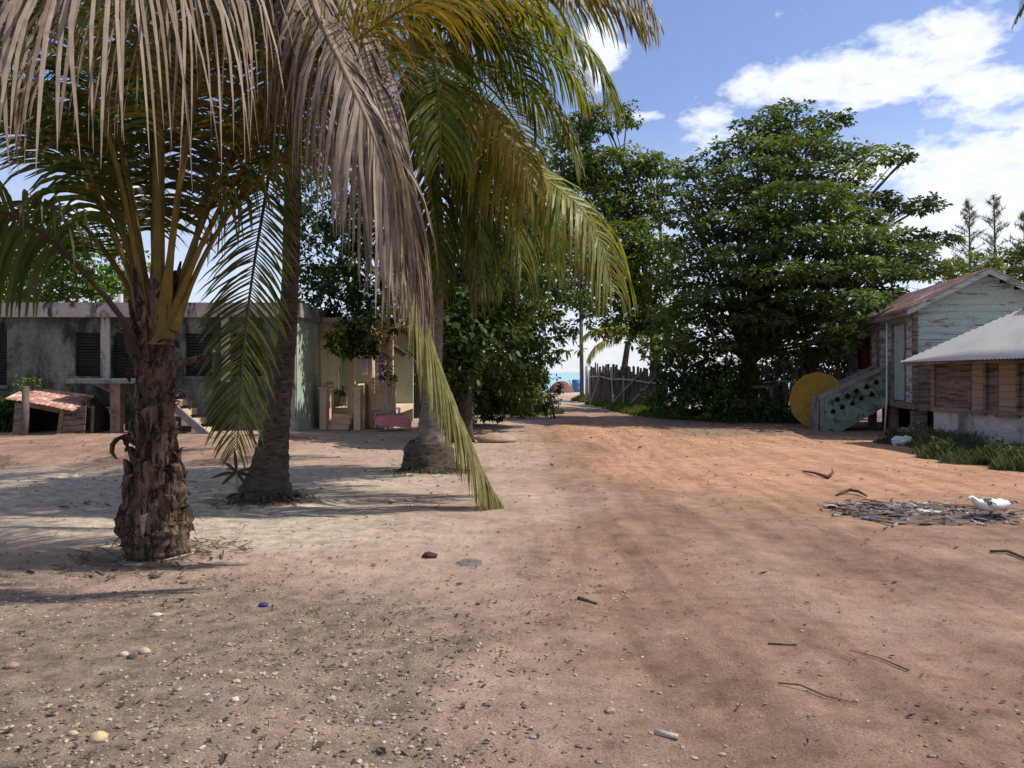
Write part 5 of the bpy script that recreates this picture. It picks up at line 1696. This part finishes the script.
run = (SWD + 2 * eo) / 2; rise = 1.12
mb = MB(); hiproof(mb, EC, ev, -nv_, SL + 2 * ea, run, rise, 72, .008, True, True, tilt=.012); mb.build('roof', M['tin'], eK2, smooth=True)
mb = MB(); hiproof(mb, EC - nv_ * (SWD + 2 * eo), -nv_ * -1, ev, SWD + 2 * eo, run, rise, 28, .013, True, True); mb.build('roof', M['tin'], eK2, smooth=True)
mb = MB(); hiproof(mb, EC - nv_ * (SWD + 2 * eo) + ev * (SL + 2 * ea), -ev, nv_, SL + 2 * ea, run, rise, 60, .013, True, True); mb.build('roof', M['tin'], eK2, smooth=True)
mb = MB()
a = EC + Vector((0, 0, 1.76)); b_ = EC + ev * (SL + 2 * ea) + Vector((0, 0, 1.80))
off = -nv_ * .05
vs = [a + off + ev * .03, b_ + off, b_ + off + Vector((0, 0, .07)), a + off + ev * .03 + Vector((0, 0, .05))]; vs += [p + -nv_ * .03 for p in vs]
mb.add(vs, [(0, 1, 2, 3), (5, 4, 7, 6), (1, 5, 6, 2), (4, 0, 3, 7), (3, 2, 6, 7), (0, 4, 5, 1)])
mb.build('fascia', M['browwood'], eK2)
mb = MB()
rs = EC + (ev - nv_) * run; rs.z = 1.83 + rise + .02; re_ = rs + ev * (SL + 2 * ea - 2 * run)
mb.bar(rs, re_, .2, .025); mb.build('ridge_cap', M['tin'], eK2)
q = A0 + ev * .86 + nv_ * .12
mb = MB(); mb.box(q.x - .045, q.x + .045, q.y - .045, q.y + .045, -.1, .76)
tag(mb.build('concrete_post', M['greycon'], base=(q.x, q.y, 0)), 'short grey concrete post standing against the pale foundation among the weeds', 'post')

# ------------------------------------------------------------ sapling
sb = G(240, 503)
eG = empty('sapling', sb, 'thin sapling with drooping dark red leaves at the foot of the leaning palm', 'plant')
mb = MB(); tp = P(236.5, 473, sb.y); mb.tube([sb - Vector((0, 0, .05)), sb.lerp(tp, .5) + Vector((-.01, 0, 0)), tp], [.014, .012, .01], 7); mb.build('stem', M['shutter'], eG, smooth=True)
for k, (dx, dz, ln) in enumerate([(-.25, .02, .3), (-.18, .16, .28), (-.03, .24, .3), (.2, .1, .27), (.22, -.02, .24), (-.1, -.06, .22), (.1, -.1, .2)]):
    mb = MB(); d = Vector((dx, rnd(-.12, .12), dz)); d.normalize(); s_ = d.cross(Vector((0, 1, 0))).normalized()
    rows = 6; vs = []
    x = tp.copy()
    for j in range(rows + 1):
        u = j / rows; wv = .038 * abs(math.sin(PI * min(1, u * .9 + .08))) ** .8 * .55 + .002
        nn = Vector((0, 1, 0)) * .012
        vs += [x - s_ * wv, x + nn, x + s_ * wv]
        x = x + d * (ln / rows); d = (d + Vector((0, 0, -.10))).normalized()
    fs = []
    for j in range(rows):
        for i in range(2): fs.append((j * 3 + i, j * 3 + i + 1, j * 3 + i + 4, j * 3 + i + 3))
    mb.add(vs, fs, lerp((.07, .03, .025), (.10, .07, .035), random.random())); mb.build('leaf', M['leaf'], eG, smooth=True)

# ------------------------------------------------------------ muscovy duck
def duck():
    g = G(990, 518)
    e = empty('duck', g, 'white and black duck standing beside the burnt rubbish', 'duck')
    # spine from tail (right) to bill (left): (x, z, half-height, half-width)
    sec = [(.30, .215, .004, .012), (.27, .205, .012, .035), (.22, .195, .025, .05), (.16, .185, .05, .075), (.09, .175, .075, .098), (.01, .17, .088, .108), (-.07, .172, .085, .102), (-.13, .185, .07, .08),
           (-.17, .205, .050, .055), (-.195, .225, .038, .040), (-.213, .243, .033, .033), (-.23, .258, .034, .031), (-.252, .264, .034, .029), (-.278, .260, .024, .022), (-.30, .252, .013, .016), (-.33, .244, .008, .014), (-.345, .241, .003, .008)]
    K = 16; vs = []; fs = []
    n = len(sec)
    for i, (x, z, h_, w1) in enumerate(sec):
        a = sec[max(0, i - 1)]; b2 = sec[min(n - 1, i + 1)]
        t_ = Vector((b2[0] - a[0], 0, b2[1] - a[1])).normalized(); up = Vector((0, 1, 0)).cross(t_)
        for k in range(K):
            th = 2 * PI * k / K
            vs.append(Vector((x, 0, z)) + Vector((0, 1, 0)) * math.cos(th) * w1 + up * math.sin(th) * h_)
    for i in range(n - 1):
        for k in range(K): fs.append((i * K + k, i * K + (k + 1) % K, (i + 1) * K + (k + 1) % K, (i + 1) * K + k))
    fs.append(tuple(range(K - 1, -1, -1))); fs.append(tuple(range((n - 1) * K, n * K)))
    R3 = Matrix.Rotation(math.radians(12), 3, 'Z')
    tr = lambda p: g + R3 @ (Vector((p[0] * .95, p[1] * .95, p[2] * .86)))
    mb = MB(); mb.add([tr(p) for p in vs], fs)
    m, t, b = newmat('duck_plumage')
    oc_ = t.nodes.new('ShaderNodeTexCoord').outputs['Object']
    n_ = tex(t, 'ShaderNodeTexNoise', 9, 3, .5, oc_)
    c = ramp(t, n_.outputs[0], [(.50, (.72, .70, .67)), (.525, (.025, .025, .03))])
    sx_ = t.nodes.new('ShaderNodeSeparateXYZ'); t.links.new(oc_, sx_.inputs[0])
    head = ramp(t, nmath('MULTIPLY', sx_.outputs[0], -3.0, tree=t), [(.36, (0, 0, 0)), (.44, (1, 1, 1))])
    c = mixc(t, head, c, (.70, .68, .65))
    bill = ramp(t, nmath('MULTIPLY', sx_.outputs[0], -3.0, tree=t), [(.80, (0, 0, 0)), (.83, (1, 1, 1))])
    c = mixc(t, bill, c, (.45, .17, .12))
    tail = ramp(t, nmath('MULTIPLY', sx_.outputs[0], 3.0, tree=t), [(.60, (0, 0, 0)), (.66, (1, 1, 1))])
    c = mixc(t, tail, c, (.04, .04, .045))
    n2 = tex(t, 'ShaderNodeTexNoise', 60, 3, .5, oc_, stretch=(.3, 1, 1)); bump(t, b, n2.outputs[0], .5, .01)
    t.links.new(c, b.inputs['Base Color']); b.inputs['Roughness'].default_value = .8
    body = mb.build('body', m, e, smooth=True)
    md = body.modifiers.new('s', 'SUBSURF'); md.levels = 1; md.render_levels = 2
    for sd_ in (-1, 1):
        mb = MB(); vs = []; fs = []
        for i in range(9):
            u = i / 8; x = -.10 + .36 * u
            for k in range(7):
                v = k / 6; zz = .235 - .11 * v * math.sin(PI * min(1, u * .75 + .2)) - .02 * u
                yy = sd_ * (.062 + .058 * math.sin(PI * (.15 + .7 * v)) * (1 - u) ** .5 + .006)
                vs.append(tr((x, yy, zz)))
        for i in range(8):
            for k in range(6): a = i * 7 + k; fs.append((a, a + 1, a + 8, a + 7))
        mb.add(vs, fs); wg = mb.build('wing', m, e, smooth=True); md = wg.modifiers.new('t', 'SOLIDIFY'); md.thickness = .012
        mb = MB(); mb.tube([tr((.0 + .03 * sd_, sd_ * .045, .11)), tr((.02 + .03 * sd_, sd_ * .045, .05)), tr((.0 + .03 * sd_, sd_ * .045, .01))], [.02, .009, .008], 7)
        c0 = Vector((.0 + .03 * sd_, sd_ * .045, .008))
        vs = [c0 + Vector((.01, 0, .004)), c0 + Vector((-.06, -.03, 0)), c0 + Vector((-.072, 0, .002)), c0 + Vector((-.06, .03, 0)), c0 + Vector((.01, 0, .012))]
        mb.add([tr(p) for p in vs], [(0, 1, 2, 3), (4, 2, 1), (4, 3, 2), (4, 1, 0), (4, 0, 3)])
        mb.build('leg', M['greycon'], e, smooth=False)
    for sd_ in (-1, 1):
        mb = MB(); c0 = Vector((-.258, sd_ * .029, .272)); mb.tube([tr(c0 - Vector((0, .004, 0))), tr(c0 + Vector((0, .004, 0)))], [.006, .006], 8); mb.build('eye', M['rope'], e)
duck()

# ------------------------------------------------------------ burnt rubbish heap and litter
random.seed(77)
gc = G(918, 512)
def blob(cx, cy, rx, ry, h, seed, n=40, m_=10):
    vs = [(cx, cy, gz(cx, cy) + h)]; fs = []
    for j in range(1, m_ + 1):
        for k in range(n):
            a = 2 * PI * k / n; nn = 1 + .35 * noise.noise(Vector((math.cos(a) * 1.5 + seed, math.sin(a) * 1.5, 0))) + .15 * noise.noise(Vector((math.cos(a) * 6, math.sin(a) * 6, seed)))
            x = cx + math.cos(a) * rx * nn * j / m_; y = cy + math.sin(a) * ry * nn * j / m_
            z = gz(x, y) + h * (1 - (j / m_) ** 2) + (.012 * noise.noise(Vector((x * 14, y * 14, 0))) if j < m_ else -.012)
            vs.append((x, y, z + (.004 if j < m_ else 0)))
    for k in range(n): fs.append((0, 1 + k, 1 + (k + 1) % n))
    for j in range(m_ - 1):
        for k in range(n): a = 1 + j * n + k; b_ = 1 + j * n + (k + 1) % n; fs.append((a, a + n, b_ + n, b_))
    mb = MB(); mb.add(vs, fs); return mb
m = weathered('ash', (.13, .088, .068), (.22, .148, .115), (.06, .048, .042), 3.5, .50, .60, rough=.95, bmp=1.0)
tag(blob(gc.x, gc.y - .03, 1.15, .85, .022, 3).build('ash_heap', m, base=gc, smooth=True), 'low heap of dark ash and burnt earth right of the lane', 'ash', None, 'stuff')
cols = [(.6, .58, .56), (.40, .41, .45), (.08, .10, .22), (.03, .03, .03), (.05, .04, .035), (.09, .07, .06), (.04, .035, .03), (.15, .11, .09), (.22, .17, .14), (.3, .24, .18), (.06, .045, .04), (.12, .08, .06), (.2, .2, .22), (.35, .3, .28), (.05, .04, .035)]
mb = MB()
for k in range(260):
    a = rnd(0, 6.28); r = random.random() ** .62 * 1.15
    x = gc.x + math.cos(a) * r * 1.0 + rnd(-.1, .1); y = gc.y + math.sin(a) * r * .72 - .03
    z = gz(x, y) + .015 * (1 - r) + rnd(.004, .02)
    s_ = .01 + .085 * random.random() ** 2.2; th = rnd(0, 6.28)
    cc = random.choice(cols); cc = lerp(cc, (.12, .09, .075), rnd(0, .5))
    pts_ = []
    kk = random.choice((4, 5, 6))
    for j in range(kk):
        b_ = th + 2 * PI * j / kk; q = s_ * rnd(.35, 1.3)
        pts_.append((x + math.cos(b_) * q * 1.4, y + math.sin(b_) * q, z + rnd(-.012, .03)))
    pts_.append((x, y, z + rnd(.0, .03)))
    mb.add(pts_, [(j, (j + 1) % kk, kk) for j in range(kk)], cc)
tag(mb.build('rubbish_scraps', M['scrap'], base=gc), 'torn plastic and paper scraps strewn over the burnt rubbish', 'litter', None, 'stuff')
mb = MB()
for k in range(34):
    a = rnd(0, 6.28); r = math.sqrt(random.random()) * 1.1
    x = gc.x + math.cos(a) * r; y = gc.y + math.sin(a) * r * .6
    th = rnd(-1.5, 1.5); l_ = rnd(.04, .2); z = gz(x, y) + rnd(.02, .04)
    mb.tube([(x - math.cos(th) * l_, y - math.sin(th) * l_, z), (x, y, z + rnd(0, .02)), (x + math.cos(th) * l_, y + math.sin(th) * l_, z)], [rnd(.003, .009)] * 3, 5)
tag(mb.build('burnt_twigs', M['husks'], base=gc), 'charred twigs and stalks lying through the burnt rubbish', 'twigs', None, 'stuff')

def lying(name, pts_, rad, mat, label, cat, group=None, n=7):
    mb = MB(); c = Vector(pts_[0]); mb.tube(pts_, rad, n, rough=.3)
    return tag(mb.build(name, M[mat], base=(c.x, c.y, 0), smooth=True), label, cat, group)
def gp(px, py, dz=.015):
    p = G(px, py); p.z = gz(p.x, p.y) + dz; return p
lying('stick', [gp(884, 531), gp(896, 528, .03), (gp(862, 518))], [.012, .014, .01], 'palestake', 'pale curved stick at the near edge of the burnt rubbish', 'stick')
lying('stick', [gp(990, 555), gp(1008, 556, .02), gp(1026, 562)], [.012, .014, .012], 'husks', 'thin dark stick near the right edge below the duck', 'stick')
lying('stick', [gp(836, 494, .01), gp(842, 492.5, .03), gp(850, 491.5, .05), gp(859, 493, .04), gp(867, 496, .02)], [.012, .022, .024, .02, .01], 'husks', 'bent dry branch at the left end of the burnt rubbish', 'branch')
lying('dry_branch', [gp(803, 471, .02), gp(815, 475, .05), gp(828, 478, .03), gp(833, 476, .07), gp(832, 473, .08)], [.012, .02, .03, .02, .01], 'husks', 'small curled dry branch left of and beyond the burnt rubbish', 'branch')
lying('branch', [gp(962, 462, .03), gp(975, 461.5, .06), gp(988, 463, .03)], [.03, .06, .03], 'stake', 'short thick log at the edge of the weeds', 'log')
lying('twig', [gp(850, 651, .008), gp(880, 660, .012), gp(909, 671, .012)], [.002, .003, .005], 'husks', 'long thin twig on the reddish lane in the right foreground', 'twig')
lying('twig', [gp(778, 690, .008), gp(800, 694, .02), gp(825, 704, .012), (gp(858, 710, .008))], [.003, .0045, .004, .002], 'husks', 'forked dark twig in the right foreground', 'twig')
lying('twig', [gp(768, 647, .006), gp(797, 647.5, .008)], [.005, .005], 'husks', 'short straight twig lying level on the lane', 'twig')
lying('twig', [gp(655, 734, .01), gp(678, 738, .014)], [.016, .012], 'palestake', 'stubby pale stick near the bottom of the lane', 'stick')
lying('twig', [gp(578, 601, .012), gp(597, 604, .012)], [.014, .01], 'husks', 'small dark stick in the middle of the lane', 'stick')
lying('twig', [gp(160, 563, .01), gp(188, 557, .015), gp(204, 551, .01)], [.007, .008, .005], 'palestake', 'pale curved twig at the foot of the shaggy palm', 'twig')
lying('twig', [gp(735, 715, .006), gp(742, 708, .01), gp(745, 704, .006)], [.004, .005, .003], 'husks', 'tiny curved twig left of the forked dark twig', 'twig')

def lump(px, py, r, flat_, seed, K=10, J=7, pos=None):
    c = pos or gp(px, py, 0)
    vs = []; fs = []
    for j in range(J + 1):
        ph = PI * j / J
        for k in range(K):
            a = 2 * PI * k / K
            d = Vector((math.sin(ph) * math.cos(a), math.sin(ph) * math.sin(a), math.cos(ph)))
            rr_ = r * (1 + .35 * noise.noise(d * 1.4 + Vector((seed, 0, 0))) + .15 * noise.noise(d * 4 + Vector((seed, 0, 0))))
            vs.append((c.x + d.x * rr_ * 1.3, c.y + d.y * rr_, c.z + d.z * rr_ * flat_ + r * flat_ * .55))
    for j in range(J):
        for k in range(K): fs.append((j * K + k, (j + 1) * K + k, (j + 1) * K + (k + 1) % K, j * K + (k + 1) % K))
    return c, vs, fs
def onelump(name, px, py, r, flat_, col, label, cat, seed, group=None, mat=None):
    c, vs, fs = lump(px, py, r, flat_, seed); mb = MB(); mb.add(vs, fs, col)
    return tag(mb.build(name, mat or M['stone'], base=(c.x, c.y, 0), smooth=True), label, cat, group)
onelump('stone', 98, 741, .032, .75, (.50, .37, .22), 'largest pale yellow stone in the left foreground', 'stone', 1)
onelump('stone', 73, 736, .018, .7, (.46, .34, .22), 'yellowish stone just left of the largest one', 'stone', 2)
onelump('stone', 235, 702, .017, .7, (.55, .45, .33), 'cream pebble right of the largest yellow stone', 'stone', 3)
onelump('stone', 12, 667, .03, .6, (.30, .2, .14), 'brown stone at the far left of the foreground', 'stone', 4)
onelump('stone', 157, 616, .03, .35, (.5, .42, .32), 'flat cream stone beyond the gravelly patch', 'stone', 5)
onelump('stone', 145, 653, .026, .7, (.46, .33, .22), 'tan stone in the middle of the gravelly patch', 'stone', 6)
onelump('stone', 124, 655, .022, .7, (.5, .38, .30), 'pinkish stone left of the tan one in the gravel', 'stone', 7)
onelump('bottle_cap', 263, 608, .026, .6, (.03, .04, .16), 'small dark blue lid lying in the sand', 'lid', 8)
onelump('dung', 430, 558, .055, .55, (.06, .035, .025), 'dark brown clod on the sand beside the grey damp spot', 'clod', 9)
onelump('coconut_husk', 155, 578, .03, .7, (.09, .055, .04), 'dark husk piece below the shaggy palm foot', 'husk', 10)
onelump('stone', 131, 658, .02, .6, (.06, .055, .055), 'dark grey stone between the tan and pinkish ones', 'stone', 12)
onelump('rock', 496, 443, .33, .4, (.36, .25, .17), 'pale tan rock beyond the frond tip beside the lane', 'rock', 13)
onelump('rock', 905, 433, .16, .7, (.4, .38, .37), 'grey rubble lump under the wooden house', 'rubble', 14)
m, t, b = newmat('puddle_water')
b.inputs['Base Color'].default_value = (.10, .075, .06, 1); b.inputs['Roughness'].default_value = .08
for k_, (ox_, oy_, rx_, ry_) in enumerate([(.05, -.12, .42, .17), (-.45, .1, .2, .1), (.55, -.25, .25, .1)]):
    tag(blob(gc.x + ox_, gc.y + oy_, rx_, ry_, .036, 30 + k_, 30, 6).build('puddle', m, base=gc, smooth=True), 'shallow brown puddle among the burnt rubbish', None, None, 'structure')
# white plastic bag by the stilt
c, vs, fs = lump(903, 446, .17, .75, 20, 14, 9)
mb = MB(); mb.add([Vector(v) + Vector((noise.noise(Vector(v) * 12) * .05, 0, noise.noise(Vector(v) * 9) * .05)) for v in vs], fs, (.55, .56, .58))
tag(mb.build('plastic_bag', M['scrap'], base=(c.x, c.y, 0)), 'crumpled white plastic bag at the foot of the front house stilt', 'bag')
# damp spot on the sand
m = weathered('damp_sand', (.13, .115, .10), (.17, .15, .135), (.11, .1, .09), 8, rough=.7, bmp=.6)
g = G(470, 563)
tag(blob(g.x, g.y, .13, .13, .008, 9, 26, 5).build('damp_spot', m, base=g, smooth=True), 'round grey damp spot on the sand', None, None, 'structure')

# gravel, dry leaves, clods (nobody could count them)
def inview(x, y): return abs(x) / max(y, .1) < .72
random.seed(5)
GCOL = [(.36, .28, .20), (.33, .25, .18), (.26, .18, .13), (.40, .32, .23), (.28, .2, .15), (.22, .15, .11), (.34, .25, .17), (.12, .09, .075), (.14, .11, .10), (.36, .25, .18), (.2, .16, .14), (.44, .36, .27), (.3, .26, .24)]
ico_v = [Vector(v).normalized() for v in [(0, 0, 1), (.9, 0, .4), (.28, .85, .4), (-.72, .53, .4), (-.72, -.53, .4), (.28, -.85, .4), (.72, .53, -.4), (-.28, .85, -.4), (-.9, 0, -.4), (-.28, -.85, -.4), (.72, -.53, -.4), (0, 0, -1)]]
ico_f = [(0, 1, 2), (0, 2, 3), (0, 3, 4), (0, 4, 5), (0, 5, 1), (1, 6, 2), (2, 7, 3), (3, 8, 4), (4, 9, 5), (5, 10, 1), (2, 6, 7), (3, 7, 8), (4, 8, 9), (5, 9, 10), (1, 10, 6), (11, 7, 6), (11, 8, 7), (11, 9, 8), (11, 10, 9), (11, 6, 10)]
mb = MB()
N_ = 0
while N_ < 13000:
    y = 2.6 + random.random() ** 1.5 * 12; x = rnd(-.72, .72) * y
    dn = noise.noise(Vector((x * .8, y * .8, 4))) + .35 * noise.noise(Vector((x * 3, y * 3, 1)))
    left = 1 / (1 + math.exp((x + .1 + .1 * noise.noise(Vector((x, y, 2)))) * 3))
    near = 1 / (1 + math.exp((y - 6.2) * 1.6))
    pr = .015 + .75 * left * near + .04 * near
    pt_ = noise.noise(Vector((x * .75, y * .5, 21))) + .5 * noise.noise(Vector((x * 2.6, y * 2.0, 4)))
    if random.random() > (pr + ((.12 + .3 * left) * near if pt_ > .15 else 0)) * (1.0 + 2.0 * dn): continue
    N_ += 1
    s_ = .0025 + .011 * random.random() ** 4.2
    if random.random() < .015 * (.3 + left): s_ *= 1.9
    z = gz(x, y) + s_ * .25
    cc = random.choice(GCOL)
    a = rnd(0, 6.28); ca, sa_ = math.cos(a), math.sin(a); sx_, sy_, sz_ = s_ * rnd(.8, 1.7), s_ * rnd(.7, 1.1), s_ * rnd(.4, .8)
    n0 = len(mb.v)
    for v in ico_v:
        p, q = v.x * sx_ * rnd(.8, 1.2), v.y * sy_
        mb.v.append((x + p * ca - q * sa_, y + p * sa_ + q * ca, z + v.z * sz_))
    mb.f += [tuple(i + n0 for i in q) for q in ico_f]; mb.c += [cc] * 20
mb.hascol = True
tag(mb.build('gravel', M['stone']), 'pebbles and grit scattered over the sandy ground', 'gravel', None, 'stuff')
mb = MB()
LC = [(.10, .06, .045), (.16, .10, .07), (.07, .045, .035), (.24, .16, .10), (.05, .04, .035)]
N_ = 0
while N_ < 5200:
    y = 2.8 + random.random() ** 1.25 * 22; x = rnd(-.72, .72) * y
    dn = noise.noise(Vector((x * .7, y * .7, 14)))
    left = 1 / (1 + math.exp((x - .2) * 2)); 
    if random.random() > (.16 + .5 * left * (1 if y < 6.8 else .35) + (.5 if (y > 17 and x > 2) else 0)) * (1 + 1.8 * dn): continue
    N_ += 1
    s_ = rnd(.008, .022) * (1 if y < 9 else 1.6) * (2.0 if random.random() < .06 else 1)
    z = gz(x, y) + .006; a = rnd(0, 6.28); u = Vector((math.cos(a), math.sin(a), 0)); v = Vector((-u.y, u.x, 0)); w1 = s_ * rnd(.2, .6)
    c = Vector((x, y, z))
    mb.add([c - u * s_, c - v * w1 + Vector((0, 0, s_ * rnd(.1, .6))), c + u * s_ + Vector((0, 0, s_ * rnd(0, .7))), c + v * w1 + Vector((0, 0, s_ * rnd(0, .5))), c + Vector((0, 0, .002))], [(0, 1, 4), (1, 2, 4), (2, 3, 4), (3, 0, 4)], random.choice(LC))
tag(mb.build('leaf_litter', M['scrap']), 'curled dry leaves and bark bits scattered over the yard', 'leaf litter', None, 'stuff')
# husk litter around the palm feet
mb = MB()
for (cx, cy, r0, n_) in ((P2.x, P2.y, .65, 150), (P1.x, P1.y, .7, 120), (P3.x, P3.y, .9, 110)):
    for k in range(n_):
        a = rnd(0, 6.28); r = r0 * (.45 + .65 * random.random()); x = cx + math.cos(a) * r; y = cy + math.sin(a) * r
        th = rnd(0, 3.14); l_ = rnd(.02, .12); z = gz(x, y) + .012
        mb.bar((x - math.cos(th) * l_, y - math.sin(th) * l_, z), (x + math.cos(th) * l_, y + math.sin(th) * l_, z + rnd(0, .03)), rnd(.004, .02), .004)
tag(mb.build('husk_litter', M['husks']), 'fibre and husk litter heaped round the feet of the palms', 'litter', None, 'stuff')
print('objects', len(bpy.data.objects))
